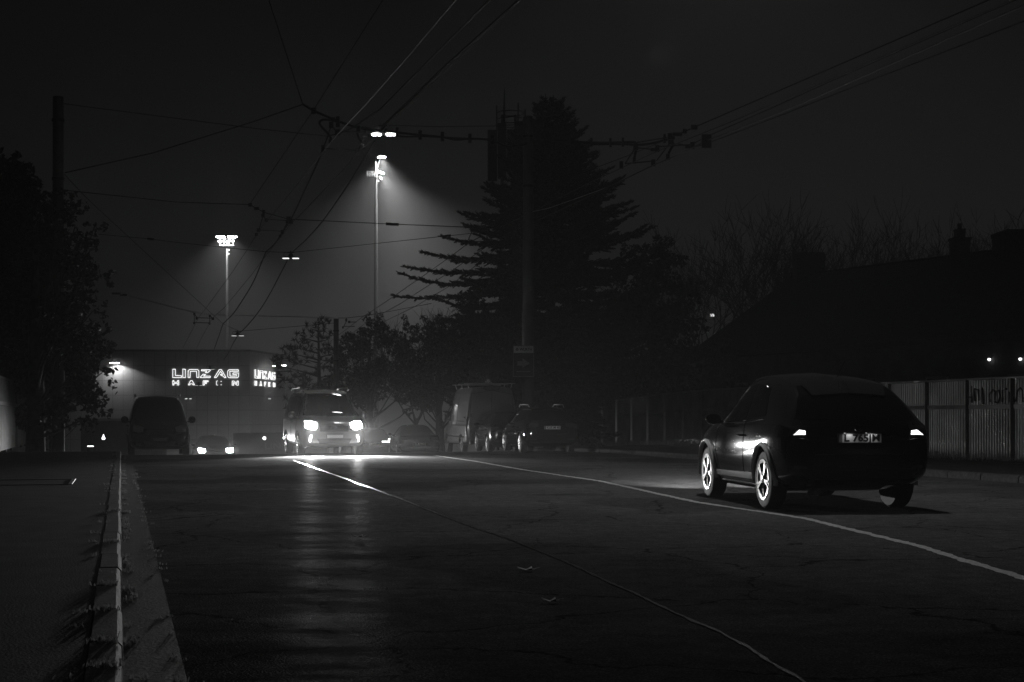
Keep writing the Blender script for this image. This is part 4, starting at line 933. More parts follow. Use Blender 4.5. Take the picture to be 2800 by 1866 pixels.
def chim(px0, px1, ptop, name_steps, s_along):
    c_ = r0 + u * s_along; Y = c_.y; x0 = (px0 - 1400) / F * Y; x1 = (px1 - 1400) / F * Y; zt = at(0, ptop, Y).z; zb_ = c_.z - 1.2; W = x1 - x0
    mb = MB(); cc = Vector(((x0 + x1) / 2, Y, 0))
    def stp(w, a, b_): mb.box(HL(Vector((cc.x, cc.y, (a + b_) / 2))), (w, max(.6, min(w, 1.1)), b_ - a))
    if name_steps == 0: stp(W, zb_, zt - .02); stp(W * .94, zt - .02, zt + .06)
    elif name_steps == 1:
        z1 = at(0, ptop + 40, Y).z; z2 = at(0, ptop + 16, Y).z
        stp(W * .9, zb_, z1 - .1); stp(W * 1.04, z1 - .1, z1); stp(W * .42, z1, z2 - .06); stp(W * .5, z2 - .06, z2); mb.lathe([(W * .14, z2 - .1), (W * .12, zt), (W * .09, zt)], 12, Matrix.Translation(HL(Vector((cc.x, cc.y, 0)))))
    else: stp(W, zb_, zt - .25); stp(W * 1.08, zt - .25, zt - .08); stp(W * .7, zt - .08, zt + .02)
    mb.build('chimney', 'brick', rf)
def s_for(px):    # ridge distance whose projection lands at a photo column
    k = (px - 1400) / F; return (k * r0.y - r0.x) / (u.x - k * u.y)
chim(2173, 2250, 697, 0, s_for(2211)); chim(2600, 2648, 612, 1, s_for(2624)); chim(2725, 2830, 633, 2, s_for(2778))
# two small lamps on the house front
for px, py, lb in ((2711, 984, 'small lit wall lamp on the dark house left of the edge one'), (2796, 983, 'small lit wall lamp on the dark house at the right edge of the photo')):
    k = (px - 1400) / F
    f0 = ws[0][0] + pn * .0; s_ = (k * f0.y - f0.x) / (u.x - k * u.y); p = f0 + u * s_; p = at(px, py, p.y) + pn * .12
    l_ = thing('wall_lamp', lb, 'lamp', p, 0, 'wall lamps on the house')
    MB().lathe([(.02, -.05), (.055, -.02), (.06, .03), (.03, .05)], 14).build('globe', 'tail_on', l_, smooth=True)
    MB().beam((0, 0, .05), tuple(-pn * .14 + Vector((0, 0, .1))), .05).build('bracket', 'steel', l_)
# lit windows far behind the bare trees
fb = thing('apartment_block', 'far dark building with a lit window glimpsed through bare trees', 'building', (gp(1985, 125)[0], 125, -4), 0)
MB().box((2, 5, 5), (26, 9, 10)).build('wall', 'plaster', fb); MB().box((2, 5, 10.1), (26.6, 9.6, .3)).build('roof', 'roof', fb)
for px, py, w, h in ((1948, 862, .34, .24), (1938, 907, .16, .12), (1957, 914, .16, .12), (1908, 924, .2, .2)):
    q = at(px, py, 125.35) - Vector((gp(1985, 125)[0], 125, -4)); q.y = .47
    MB().box(q, (w, .1, h)).build('window', 'win_on', fb)

# ------------------------------------------------------------------ THE HALL with neon letters
CX, CY = (682 - 1400) / F * 250, 250.; ztop = at(0, 960.5, 250).z; zgr = -8.
hall = thing('port_hall', 'large pale clad port hall with lit outline letters at the end of the road', 'building', (CX, CY, zgr)); fd = Vector((.14, .99, 0)).normalized()
p0 = Vector((0, 0, 0)); p1 = fd * 21.; p2 = p1 + Vector((-62, 0, 0)); p3 = Vector((-62, 0, 0))
MB().prism([p0, p1, p2, p3], Vector((0, 0, 0)), Vector((0, 0, ztop - zgr))).build('wall', 'hall', hall, fix=True)
rim_ = MB()
for a_, b_ in ((p0, p1), (p3, p0)): rim_.beam(a_ + Vector((0, 0, ztop - zgr + .1)), b_ + Vector((0, 0, ztop - zgr + .1)), .3, .35)
rim_.build('roof_edge', 'steel', hall)
MB().box((-20, -.04, 2.2), (4.4, .1, 4.4)).build('roller_door', 'sign_g', hall); MB().box((-34, -.04, 2.2), (4.4, .1, 4.4)).build('roller_door', 'sign_g', hall)
LN = 'LINZ'
LET = [('c', [(85, 140), (135, 140), (135, 258), (250, 262), (250, 297), (85, 297)]), ('c', [(275, 140), (325, 140), (325, 297), (275, 297)]),
    ('c', [(375, 297), (375, 175), (405, 145), (555, 145), (580, 172), (580, 297), (540, 297), (535, 178), (418, 178), (412, 297)]),
    ('m', [[(628, 150), (795, 150), (795, 165), (740, 207), (700, 202), (735, 172), (628, 170)], [(610, 297), (610, 285), (665, 232), (708, 240), (662, 270), (795, 270), (795, 297)]]),
    ('c', [(872, 297), (965, 148), (1008, 148), (1095, 300), (1065, 297), (1035, 267), (995, 252), (985, 238), (1032, 240), (988, 178), (910, 297)]),
    ('c', [(1330, 178), (1325, 150), (1150, 150), (1125, 175), (1125, 272), (1150, 300), (1310, 300), (1330, 275), (1330, 210), (1225, 210), (1225, 240), (1290, 240), (1290, 270), (1168, 270), (1165, 178)])]
HAF = [('c', [(85, 355), (108, 355), (108, 385), (175, 385), (175, 355), (200, 355), (200, 438), (175, 438), (175, 408), (108, 408), (108, 438), (85, 438)]), ('c', [(380, 436), (425, 355), (455, 355), (497, 436), (470, 436), (457, 415), (420, 415), (405, 436)]),
    ('c', [(660, 440), (660, 358), (760, 358), (755, 375), (685, 375), (685, 390), (725, 390), (720, 410), (685, 410), (685, 440)]),
    ('d', [[(937, 360), (912, 362), (912, 438), (937, 440)], [(992, 368), (1010, 368)], [(992, 432), (1010, 432)]]),
    ('c', [(1210, 442), (1210, 362), (1240, 362), (1300, 415), (1300, 362), (1327, 362), (1327, 442), (1300, 442), (1237, 390), (1237, 442)])]
HAF2 = HAF[:3] + [('c', [(912, 362), (1010, 362), (1010, 378), (937, 378), (937, 392), (990, 392), (990, 408), (937, 408), (937, 424), (1010, 424), (1010, 440), (912, 440)])] + HAF[4:]
def front_map(q): p = at(460 + q[0] / 6.92, 990 + q[1] / 6.92, 249.8); return p
def face_s(px): k = (px - 1400) / F; return (CX - k * CY) / (k * fd.y - fd.x)
sA, sB = face_s(693.8), face_s(749.6); nrm = Vector((-fd.y, fd.x, 0)) * -1
def side_map(q):
    s_ = sA + (q[0] - 80) / (1332 - 80) * (sB - sA); p = Vector((CX, CY, 0)) + fd * s_ + Vector((.99, -.14, 0)) * .2; zt = at(0, 990 + 140 / 6.92, 249.8).z; p.z = zt - (q[1] - 140) / 6.92 / F * 249.8; return p
for mp, base, lb, hf in ((front_map, at(560, 1030, 249.8), 'two rows of white outline neon letters on the hall front', HAF), (side_map, side_map((700, 290)), 'narrow foreshortened neon letters on the hall side wall', HAF2)):
    nsg = thing('neon_sign', lb, 'sign', base, 0, 'neon signs on the hall')
    for kind, poly in LET + hf:
        mb = MB()
        if kind == 'c': mb.loop([mp(q) - base for q in poly], .055, 5)
        elif kind == 'm':
            for pl_ in poly: mb.loop([mp(q) - base for q in pl_], .055, 5)
        else:
            for pl_ in poly: mb.tube([mp(q) - base for q in pl_], .055, 5)
        mb.build('letter', 'neon', nsg)
def wlamp(px, py, Y, lb, nm='wall_floodlight', e=0., aim=None, m='led_on', w=.9, size=R(140), dark=False):
    p = at(px, py, Y); t = thing(nm, lb, 'lamp', p, 0, 'lamps on the hall')
    MB().box((0, .1, .08), (w, .5, .12)).build('housing', 'steel', t); MB().box((0, .05, -.03), (w * .92, .45, .08)).build('lit_panel', m, t)
    MB().beam((0, .3, .1), (0, 1.3, .1), .08).build('bracket', 'steel', t)
    if e: lamp('flood_beam', 'SPOT', (0, .0, -.15), e, t, aim=aim, size=size, blend=.25, radius=.2)
wlamp(313, 993, 248.6, 'bright wall floodlight throwing a cone down the left of the hall front', e=150000, aim=(.05, .25, -1.), size=R(140), w=1.6)
wlamp(751, 1001, 259.5, 'wall floodlight on the hall side wall beside the narrow letters', e=22000, aim=(.0, .3, -1.), size=R(80), w=.8)
wlamp(773, 999.5, 262, 'bright strip lamp at the far corner of the hall side wall', m='led_on', w=1.3)
for px, lb in ((508.5, 'left one of the two small lamps above the parked minibus'), (520, 'right one of the two small lamps above the parked minibus'), (737, 'small lone lamp low on the hall side wall')): wlamp(px, 1090.5, 248.8 if px < 600 else 256, lb, m='led_low', w=.35)
# low shed left of the hall
sh = thing('low_shed', 'low pale shed glimpsed between the left tree and the parked minibus', 'building', (gp(305, 118)[0], 120, -4.6))
MB().box((0, 2, 2.7), (6, 5, 5.4)).build('wall', 'plaster', sh); MB().box((0, 2, 5.5), (6.4, 5.4, .2)).build('roof', 'sign_g', sh)
p = at(283, 1198, 117.0); t = thing('shed_lamp', 'small bright lamp hanging in front of the low shed', 'lamp', p)
MB().lathe([(.02, .3), (.05, .12), (.13, .02), (.12, -.1), (.05, -.14)], 12).build('globe', 'drl_on', t, smooth=True); MB().tube([(0, 0, .3), (0, .5, .5)], .02, 5).build('arm', 'steel', t)
bl = at(250, 1219, 70); t = thing('kerbside_box', 'small dark box with a bright strip on the left crest', 'box', (bl.x, 70, bl.z - .25))
MB().box((0, 0, 0), (.34, .3, .42)).build('box_body', 'steel', t); MB().box((0, -.16, .22), (.3, .02, .035)).build('glow_strip', 'drl_on', t)  # strip emits by itself, standing for a pale reflecting plate

# ------------------------------------------------------------------ FLOODLIGHT MASTS
def mast(px, py, Y, lb, arms, pend):
    p = at(px, py, Y); zb = -5.5; t = thing('floodlight_mast', lb, 'mast', (p.x, Y, zb), 0, 'floodlight masts in the port'); H = p.z - zb
    MB().lathe([(.42, 0), (.32, H * .5), (.2, H - 2), (.17, H)], 16).build('shaft', 'conc', t, smooth=True)
    pl_ = MB(); rl = MB()
    if arms == 'side':
        pl_.box((-1.2, 0, H - 2.9), (3.4, 1.6, .12))
        for x in (-2.9, -2.1, -1.3, -.5):
            for y in (-.8, .8): rl.beam((x, y, H - 2.9), (x, y, H - .9), .08)
        for z in (-.9, -1.7): rl.beam((-2.9, -.8, H + z), (-.5, -.8, H + z), .08); rl.beam((-2.9, .8, H + z), (-.5, .8, H + z), .08); rl.beam((-2.9, -.8, H + z), (-2.9, .8, H + z), .08)
        rl.beam((0, 0, H), (0, 0, H + 4.2), .25); rl.beam((0, 0, H + 3.8), (1.8, 0, H + 3.9), .14); rl.beam((1.5, 0, H + 3.8), (.3, 0, H - .2), .1)
        spots = [(1.1, 0, H + 3.9), (1.9, -.3, H + 4.1), (2.2, .3, H + 4.2), (2.7, 0, H + 4.1), (1.2, 0, H - 1.0), (1.8, -.3, H - 1.2), (2.2, .2, H - 1.4), (1.2, 0, H - 2.6), (.8, 0, H - 4.0), (1.6, 0, H - 3.2)]
        ls = [(2.3, 0, H + 3.7), (1.9, 0, H - 1.8)]
    else:
        pl_.box((0, 0, H - 3.4), (6.6, 2.2, .2))
        for x in (-3.2, -1.1, 1.1, 3.2): rl.beam((x, -1, H - 3.4), (x, -1, H), .16)
        for z in (-.2, -1.6, -3.3): rl.beam((-4.4 if z > -1 else -3.2, -1, H + z), (4.4 if z > -1 else 3.2, -1, H + z), .16)
        spots = [(-4.3, -1.2, H + .6), (-2.9, -1.2, H + .7), (-1.5, -1.2, H + .7), (1.1, -1.2, H + .7), (2.6, -1.2, H + .7), (4.2, -1.2, H + .6), (-3.9, -1.2, H - 1.6), (3.1, -1.2, H - 1.7), (-2.8, -1.2, H - 2), (1.1, -1.4, H - 5.6), (1.1, -1.4, H - 7.4)]
        ls = [(-2., -2., H + .4), (2., -2., H + .4)]
    hk = .43
    def hd(v): return Vector((v[0] * hk, v[1] * hk, H + (v[2] - H) * hk))
    for q_ in (pl_, rl): q_.v = [tuple(hd(v)) for v in q_.v]
    spots = [hd(v) for v in spots]; ls = [hd(v) for v in ls]
    pl_.build('platform', 'galv', t); rl.build('railing', 'galv', t)
    for i, s_ in enumerate(spots):
        small = (arms == 'side' and i >= 7) or (arms != 'side' and i >= 6)
        w = .24 if small else (.5 if arms == 'side' else .62)
        hb = MB().box(Vector(s_) + Vector((0, .1, .05)), (w, .2, w * .5), ry=.3 if arms == 'side' else 0).build('floodlight', 'galv', t)
        MB().box(Vector(s_) + Vector((.02, -.03, -.06)), (w * .9, .1, w * .42), ry=.3 if arms == 'side' else 0).build('lit_panel', 'flood_on' if not small else 'led_low', hb)
    for q, (e, aim, sz, bl_) in zip(ls, pend): lamp('flood_beam', 'SPOT', q, e * FK, t, aim=aim, size=sz, blend=bl_, radius=.5)
FA = 2.8e6
mast(1028, 462, 205, 'tall floodlight mast throwing its beam down to the right', 'side', [(FA * 5.5, (.0, .1, -1), R(118), 1.), (FA * 4.0, (.5, .1, -.87), R(92), .85)])
mast(621, 652, 287, 'farther floodlight mast with a glowing head above the hall', 'front', [(FA * 1.3, (-.15, .15, -1), R(125), .9), (FA * 1.3, (.15, .15, -1), R(125), .9)])

# ------------------------------------------------------------------ LATTICE TOWER behind the spruce
Y = 150.; b0 = at(1392, 1000, Y); tw = thing('lattice_tower', 'dark lattice radio tower with panel antennas rising beside the spruce', 'tower', (b0.x, Y, -5.)); 
zt = at(0, 318, Y).z + 5; W = 1.35; lg = MB()
for sx in (-1, 1):
    for sy in (-1, 1): lg.beam((sx * W * .9, sy * W * .9, 0), (sx * W * .5, sy * W * .5, zt), .2)
lg.build('leg_frame', 'steel', tw); br = MB(); z = 0; i = 0
while z < zt - 1.5:
    w0 = W * (.9 - .4 * z / zt); w1 = W * (.9 - .4 * (z + 1.6) / zt)
    for sy in (-1, 1): br.beam((-w0, sy * w0, z), (w1, sy * w1, z + 1.6), .08); br.beam((w0, sy * w0, z), (-w1, sy * w1, z + 1.6), .08); br.beam((-w1, sy * w1, z + 1.6), (w1, sy * w1, z + 1.6), .08)
    for sx in (-1, 1): br.beam((sx * w0, -w0, z), (sx * w1, w1, z + 1.6), .08)
    z += 1.6
br.build('bracing', 'steel', tw); MB().tube([(-.5, -.3, zt - 6), (-.5, -.3, zt + 1), (-.5, -.3, zt + 2.9)], [.14, .12, .03], 8).build('rod_antenna', 'steel', tw)
pf_ = MB()
for z in (zt - .4, zt + .3): 
    for a in range(8): pf_.beam((math.cos(a * .785) * 1.5 + .2, math.sin(a * .785) * 1.5, z), (math.cos((a + 1) * .785) * 1.5 + .2, math.sin((a + 1) * .785) * 1.5, z), .1)
for a in range(6): pf_.beam((math.cos(a * 1.047) * 1.5 + .2, math.sin(a * 1.047) * 1.5, zt - 1.6), (math.cos(a * 1.047) * 1.5 + .2, math.sin(a * 1.047) * 1.5, zt + .7 + (a % 2) * .4), .14)
pf_.build('top_frame', 'steel', tw)
for x, y, z0, z1, w in ((-1.75, -.6, zt - 7.0, zt - 1.6, 1.0), (-.75, -1.1, zt - 6.8, zt - 1.0, .9), (1.15, -1.0, zt - 6.2, zt - .8, 1.2), (2.0, -.2, zt - 5.6, zt - 1.2, .9), (.3, 1.2, zt - 6, zt - 1.2, 1.0)):
    o = MB().box((x, y, (z0 + z1) / 2), (w, .35, z1 - z0)).build('panel_antenna', 'steel', tw)
    MB().tube([(x, y, z0), (x + .05, y + .3, z0 - .6), (x + .3, y + .6, z0 - .9)], .06, 5).tube([(x + .15, y, z0), (x + .15, y + .2, z0 - .8)], .05, 5).build('feeder', 'wire', o)
MB().lathe([(.05, 0), (.42, .15), (.42, .3), (.1, .45)], 16, Matrix.Translation((.1, -1.2, zt - 4.9)) @ Matrix.Rotation(R(90), 4, 'X')).build('dish', 'steel', tw, smooth=True)
# ------------------------------------------------------------------ OVERHEAD LINES
def w3(pts, Z0, Z1):
    L = [0.]
    for a, b in zip(pts, pts[1:]): L.append(L[-1] + math.hypot(a[0] - b[0], a[1] - b[1]))
    out = []
    for p, l in zip(pts, L):
        t = l / L[-1]; Y = 1 / ((1 - t) / Z0 + t / Z1); out.append(at(p[0], p[1], Y))
    return out
def smooth3(q, it=2):
    for _ in range(it):
        o = [q[0]]
        for a, b in zip(q, q[1:]): o += [a.lerp(b, .25), a.lerp(b, .75)]
        q = o + [q[-1]]
    return q
def wire(name, label, cat, pts, Z0, Z1, r, m='wire', group=None, curve=False, clamps=(), n=5):
    q = w3(pts, Z0, Z1); base = q[0].copy(); q = [v - base for v in q]
    if curve: q = smooth3(q)
    if not clamps:
        o = MB().tube(q, r, n).build(name, m, None, smooth=True, loc=base); return tag(o, label, cat, group)
    t = thing(name, label, cat, base, 0, group); MB().tube(q, r, n).build('cable', m, t, smooth=True)
    for (px, py, w, h) in clamps:
        best = min(range(len(pts)), key=lambda i: abs(pts[i][0] - px)); Y = w3(pts, Z0, Z1)[best].y
        MB().box(at(px, py, Y) - base, (w, .1, h)).build('clamp', 'steel', t)
    return t
GS, GT, GG = 'span wires', 'trolley wires', 'guy wires'
# S1 span (near), left half
wire('guy_wire', 'thin upper guy wire from the top of the left pole to the left wire bracket', 'wire', [(175, 284), (232, 292), (700, 352), (895, 373)], 45, 47, .013, group=GG)
wire('span_wire', 'span wire from the left pole up to the knot left of the lit lamp', 'wire', [(177, 473), (417, 419), (700, 331), (828, 286)], 45, 47, .018, group=GS)
wire('guy_wire', 'wire running from the left knot steeply up out of the photo', 'wire', [(828, 286), (735, 0), (700, -108)], 47, 40, .017, group=GG)
wire('feeder_cable', 'thick feeder cable slung along the near span between the left knot and the right pole', 'cable', [(828, 286), (858, 304), (881, 314), (910, 327), (962, 346), (1000, 355), (1060, 360), (1086, 363), (1150, 370), (1210, 375), (1244, 384), (1285, 379), (1346, 383), (1392, 404), (1424, 397), (1440, 392)], 47, 52.6, .04, curve=True, clamps=[(858, 304, .16, .2), (924, 334, .12, .36), (1086, 362, .1, .32), (1149, 370, .12, .32), (1210, 374, .12, .32), (1285, 379, .12, .32), (1346, 383, .12, .32)])
wire('feeder_cable', 'thinner cable just under the thick one on the near span', 'cable', [(1060, 368), (1100, 375), (1150, 373), (1210, 376), (1285, 380), (1346, 382)], 48, 51.5, .03, curve=True)
wire('feeder_cable', 'looped cable hanging from the left bracket of the near span', 'cable', [(924, 334), (900, 328), (884, 327), (873, 332), (874, 342), (896, 365), (906, 379), (903, 392)], 47, 47, .042, curve=True)
wire('feeder_cable', 'short looped cable hanging left of the lit lamp', 'cable', [(1025, 357), (1000, 349), (982, 349), (975, 358), (980, 378), (990, 390), (993, 406)], 47.5, 47.5, .036, curve=True)
wire('span_wire', 'thin cross wire from the lit lamp to the tower side of the spruce', 'wire', [(1060, 343), (1200, 347), (1350, 345), (1440, 340)], 48, 52.5, .012, group=GS)
# S1 span, right half
wire('feeder_cable', 'thick feeder cable running right of the spruce with bright clamps', 'cable', [(1450, 386), (1505, 386), (1562, 387.6), (1617, 390.6), (1669, 391), (1703, 390), (1739, 388), (1742, 400), (1737, 420), (1733, 442)], 52, 47, .042, curve=True, clamps=[(1505, 386, .08, .22), (1562, 388, .08, .22), (1617, 390, .08, .3), (1669, 391, .08, .3), (1703, 390, .08, .3), (1734, 440, .1, .2)])
wire('feeder_cable', 'second feeder cable looping down at the right bracket of the near span', 'cable', [(1617, 395), (1703, 394), (1751, 398), (1796, 391), (1820, 382), (1834, 383), (1844, 394), (1830, 414), (1826, 432)], 50, 47, .042, curve=True, clamps=[(1817, 380, .08, .3), (1826, 430, .12, .2)])
wire('span_wire', 'long span wire climbing from the right bracket to the upper right corner', 'wire', [(1743, 390), (1816, 378), (1835, 374), (1865, 363), (1898, 349), (2705, 0), (2900, -84)], 47, 30, .019, group=GS, clamps=[(1835, 374, .22, .2), (1852, 368, .3, .1), (1872, 360, .12, .14), (1898, 349, .2, .14)])
wire('guy_wire', 'faint wire from the spruce up to the right bracket', 'wire', [(1580, 478), (1630, 459), (1720, 425), (1812, 387)], 54, 47, .012, group=GG)
wire('trolley_wire', 'upper trolley wire of the right pair running to the upper right corner', 'wire', [(1288, 660), (1367, 622), (1458, 579), (1500, 557), (1600, 506), (1699, 460), (1797, 414), (1914, 368), (2009, 329.6), (2255, 225), (2768, 0), (2950, -80)], 67, 24, .014, 'steel', GT)
wire('trolley_wire', 'thicker trolley wire of the right pair ending at the dark insulator', 'wire', [(1340, 668), (1389, 639), (1500, 590), (1600, 543), (1676, 506), (1787, 452), (1833, 433), (1892, 405), (1931, 386), (2040, 345), (2200, 281), (2800, 16), (3000, -72)], 66, 22, .02, 'steel', GT, clamps=[(1931.6, 387, .26, .36)])
wire('guy_wire', 'lowest wire fanning to the right edge below the thick trolley wire', 'wire', [(1892, 405), (1940, 390), (2042, 352), (2400, 213), (2800, 58.6), (3000, -20)], 47, 24, .016, group=GG)
wire('guy_wire', 'thin wire merging with the upper trolley wire at top right', 'wire', [(1892, 395), (1946, 368), (2130, 287), (2271, 223), (2779, 0), (2950, -74)], 47, 24, .015, group=GG)
wire('guy_wire', 'bright thin wire crossing the spruce to the small hanging clamp', 'wire', [(1458, 579), (1500, 570), (1600, 535), (1676, 507)], 55, 52, .012, 'galv', GG)
wire('trolley_wire', 'far trolley wire crossing the spruce branches down to the left', 'wire', [(1458, 579), (1367.6, 622), (1323, 643), (1277, 668), (1233, 701.5), (1157, 755), (1050, 829), (990, 868), (850, 975)], 60, 105, .016, 'steel', GT)
wire('trolley_wire', 'middle wire of three crossing the spruce branches', 'wire', [(1389, 639), (1343, 666), (1244, 735), (1172, 781), (1093, 832), (1005, 880), (885, 970)], 62, 105, .016, 'steel', GT)
wire('trolley_wire', 'rightmost wire of three crossing the spruce branches', 'wire', [(1425, 615), (1399, 643), (1330, 704), (1229, 783), (1134, 839), (1040, 885)], 60, 95, .016, 'steel', GT)
# trolley wires of the left pair (bright worn metal)
wire('trolley_wire', 'left trolley wire with bright worn glints running over the road', 'wire', [(1330, -120), (1247, 0), (1115, 156), (1004, 282), (951, 338), (921, 370), (901, 394), (853, 455), (819, 498), (753, 578), (728, 605), (707, 634), (675, 685), (637, 742), (568, 837), (544, 867), (512, 929), (500, 952)], 26, 100, .012, 'copper', GT)
wire('trolley_wire', 'right trolley wire passing below the lit lamp with bright glints', 'wire', [(1530, -120), (1417, 5), (1266, 148), (1215, 197), (1127, 281), (1057, 347), (1026, 376), (977, 420), (938, 465), (893, 513), (817, 592), (798, 609), (773, 641), (716, 714), (687, 753), (615, 840), (581, 870), (548, 930), (538, 953)], 26, 100, .012, 'copper', GT)
wire('guy_wire', 'plain dark wire between the bright trolley wires at the top', 'wire', [(1440, -108), (1339, 0), (1040, 299), (960, 352), (924, 366)], 28, 47, .026, group=GG)
wire('lamp_cable', 'thick cable carrying the hanging lamps from the top edge to the lit lamp', 'cable', [(2022, -546), (1535, -120), (1421, 0), (1215, 185), (1053, 340), (1048, 352)], 20, 46.5, .04, curve=False)
wire('lamp_cable', 'sagging cable between the lit lamp and the second hanging lamp', 'cable', [(1026, 382), (951, 507), (910, 567), (883, 605), (840, 654), (800, 689)], 47, 66.5, .024, curve=True)
wire('lamp_cable', 'sagging cable between the second and third hanging lamps', 'cable', [(786, 712), (733, 815), (700, 864), (668, 900), (654, 912)], 66.8, 87.5, .026, curve=True)
wire('lamp_cable', 'faint cable falling away beyond the third hanging lamp', 'cable', [(648, 922), (637, 940), (627, 962), (612, 985)], 88, 105, .024, curve=True)
wire('catenary_cable', 'dark sagging cable left of the lamp cable between the first two brackets', 'cable', [(895, 376), (883, 408), (868, 447), (826, 537), (798, 598), (773, 634), (751, 669), (727, 689)], 47, 66.5, .028, curve=True)
wire('catenary_cable', 'dark sagging cable curving down to the third span', 'cable', [(727, 689), (716, 717), (693, 774), (654, 836), (638, 859), (610, 886)], 66.5, 87.5, .028, curve=True)
wire('catenary_cable', 'short dark cable dropping from the third span towards the hall roof', 'cable', [(610, 886), (605, 900), (600, 916), (583, 962)], 87.5, 104, .026, curve=False)
wire('guy_wire', 'thin diagonal guy wire crossing the near span knot to the top edge', 'wire', [(1125, -110), (1047, 0), (860, 297), (683, 559)], 34, 66, .014, group=GG)
# S2 span
wire('span_wire', 'middle span wire from the left tree to the knot above the far mast', 'wire', [(150, 516), (190, 522), (480, 553), (682, 560)], 63, 66, .02, group=GS)
wire('span_wire', 'middle span wire dropping from the knot past the brackets towards the right pole', 'wire', [(682, 560), (721, 581), (789, 600), (900, 605), (1056, 612.6), (1090, 614), (1289, 622), (1343, 614), (1440, 598)], 66, 69, .02, group=GS, clamps=[(684, 561, .16, .16), (702, 571, .22, .14), (721, 581, .12, .2), (789, 600, .2, .24)])
s = wire('insulator', 'dark pair of insulators on the middle span wire right of the mast', 'insulator', [(1055, 612.5), (1066, 613), (1072, 614), (1090, 614.5)], 67.3, 67.4, .07, n=8)
wire('span_wire', 'thin sagging wire through the second hanging lamp from tree to spruce', 'wire', [(270, 641), (411, 654), (480, 663), (727, 689), (785, 690.4), (806, 690), (900, 680), (1200, 648), (1325, 635), (1440, 622)], 64, 69, .014, group=GS)
wire('insulator', 'small insulator on the thin wire left of the spruce', 'insulator', [(1212, 646.5), (1222, 645), (1233, 644)], 68, 68, .05, n=8)
wire('insulator', 'small insulator on the thin wire below the far mast', 'insulator', [(403, 653), (411, 654), (420, 655)], 65, 65, .05, n=8)
# S3 span
wire('span_wire', 'far span wire from the left tree over the bracket to the far pole', 'wire', [(300, 799), (346, 808), (530, 855), (575, 861), (700, 864), (853, 868), (912, 870)], 86, 88, .02, 'galv', GS, clamps=[(318, 803, .5, .12), (338, 807, .4, .12)])
wire('span_wire', 'far span wire right of the far pole rising behind the spruce', 'wire', [(925, 870), (948, 870), (990, 865), (1065, 852), (1180, 830)], 88, 90, .018, group=GS)
wire('guy_wire', 'long thin diagonal guy from the left pole down to the third lamp', 'wire', [(177, 478), (232, 537), (298, 599), (372, 667), (566, 846), (610, 886), (649, 904)], 45, 87, .012, group=GG)
wire('guy_wire', 'faint thin wire right of the third hanging lamp', 'wire', [(656, 906), (740, 899), (820, 892), (912, 884)], 88, 88, .014, group=GG)
# brackets
def bracket(label, Y, bars, blocks, r=.022):
    base = at(*bars[0][0], Y); t = thing('wire_bracket', label, 'bracket', base, 0, 'wire brackets')
    for pts in bars: MB().tube([at(a, b, Y) - base for a, b in pts], r, 5).build('bar', 'steel', t)
    for (a, b, w, h) in blocks: MB().box(at(a, b, Y) - base, (w, .1, h)).build('hanger', 'steel', t)
bracket('near left wire bracket hanging beside the lit lamp', 47, [[(906, 342), (895, 375), (883, 410)], [(906, 342), (923, 366)], [(886, 407), (976, 412.5)], [(999, 374), (978, 412)], [(932, 360), (999, 363)], [(998, 357), (999, 374)], [(895, 374), (923, 366)]], [(906, 343, .14, .2), (923, 363, .16, .2), (883, 408, .1, .24), (976, 415, .12, .22), (1001, 372, .2, .1), (910, 327, .16, .12), (980, 353, .12, .2), (903, 388, .1, .14), (993, 402, .1, .14)])
bracket('near right wire bracket hanging over the right lane', 47, [[(1738, 404), (1709, 448)], [(1709, 448), (1787, 441)], [(1834, 389), (1795, 440)], [(1796, 402), (1892, 396)], [(1743, 405), (1785, 409)], [(1853, 394), (1880, 399)]], [(1738, 403, .16, .2), (1698.6, 452, .12, .24), (1786, 446, .14, .22), (1797, 407, .14, .22), (1787, 410, .2, .1), (1893, 399, .14, .22), (1880, 401, .16, .12), (1834, 388, .18, .2)])
bracket('middle left wire bracket below the span knot', 66, [[(721, 582), (719, 590), (708, 629)], [(719, 590), (728, 603)], [(730, 601), (790, 603.6)], [(708, 629.6), (772, 633)], [(788, 604), (773, 633)]], [(719, 590, .14, .16), (728, 603, .14, .16), (707, 630, .16, .16), (772, 635, .14, .2), (796, 607, .16, .2), (785, 608, .12, .12), (766, 646, .12, .12), (701, 642, .12, .14)])
bracket('middle right wire bracket at the left edge of the spruce', 68, [[(1290, 622), (1291, 633), (1278, 661)], [(1291, 632), (1320, 638), (1345, 633)], [(1279, 661), (1345, 660)], [(1345, 633), (1345, 645)]], [(1290, 628, .14, .2), (1277, 663, .12, .18), (1322, 637, .14, .16)])
bracket('far left wire bracket above the hall roof', 88, [[(531.7, 857), (531, 884)], [(532, 858), (538, 869)], [(538, 869.5), (582, 870.6)], [(531, 882.4), (573, 883.7)], [(574, 861.5), (573, 886)], [(574, 864), (582, 871)]], [(531.7, 859, .12, .16), (538, 871, .12, .16), (574, 864, .12, .16), (582, 872, .14, .16), (531, 884, .1, .14), (573, 885, .1, .14)], .024)
bracket('far right wire bracket beside the far pole', 90, [[(948, 870), (947, 880), (938, 896)], [(955, 881), (975, 881)], [(940, 893), (970, 893)]], [(947, 876, .12, .16), (955, 881, .14, .14), (938, 896, .1, .14)], .024)
bracket('distant wire bracket in front of the hall corner', 150, [[(762, 1018), (756, 1034)], [(763, 1018), (770, 1028)], [(756, 1033), (774, 1033)], [(745, 1017), (790, 1016)]], [(762, 1020, .3, .4), (768, 1026, .3, .3)], .05)

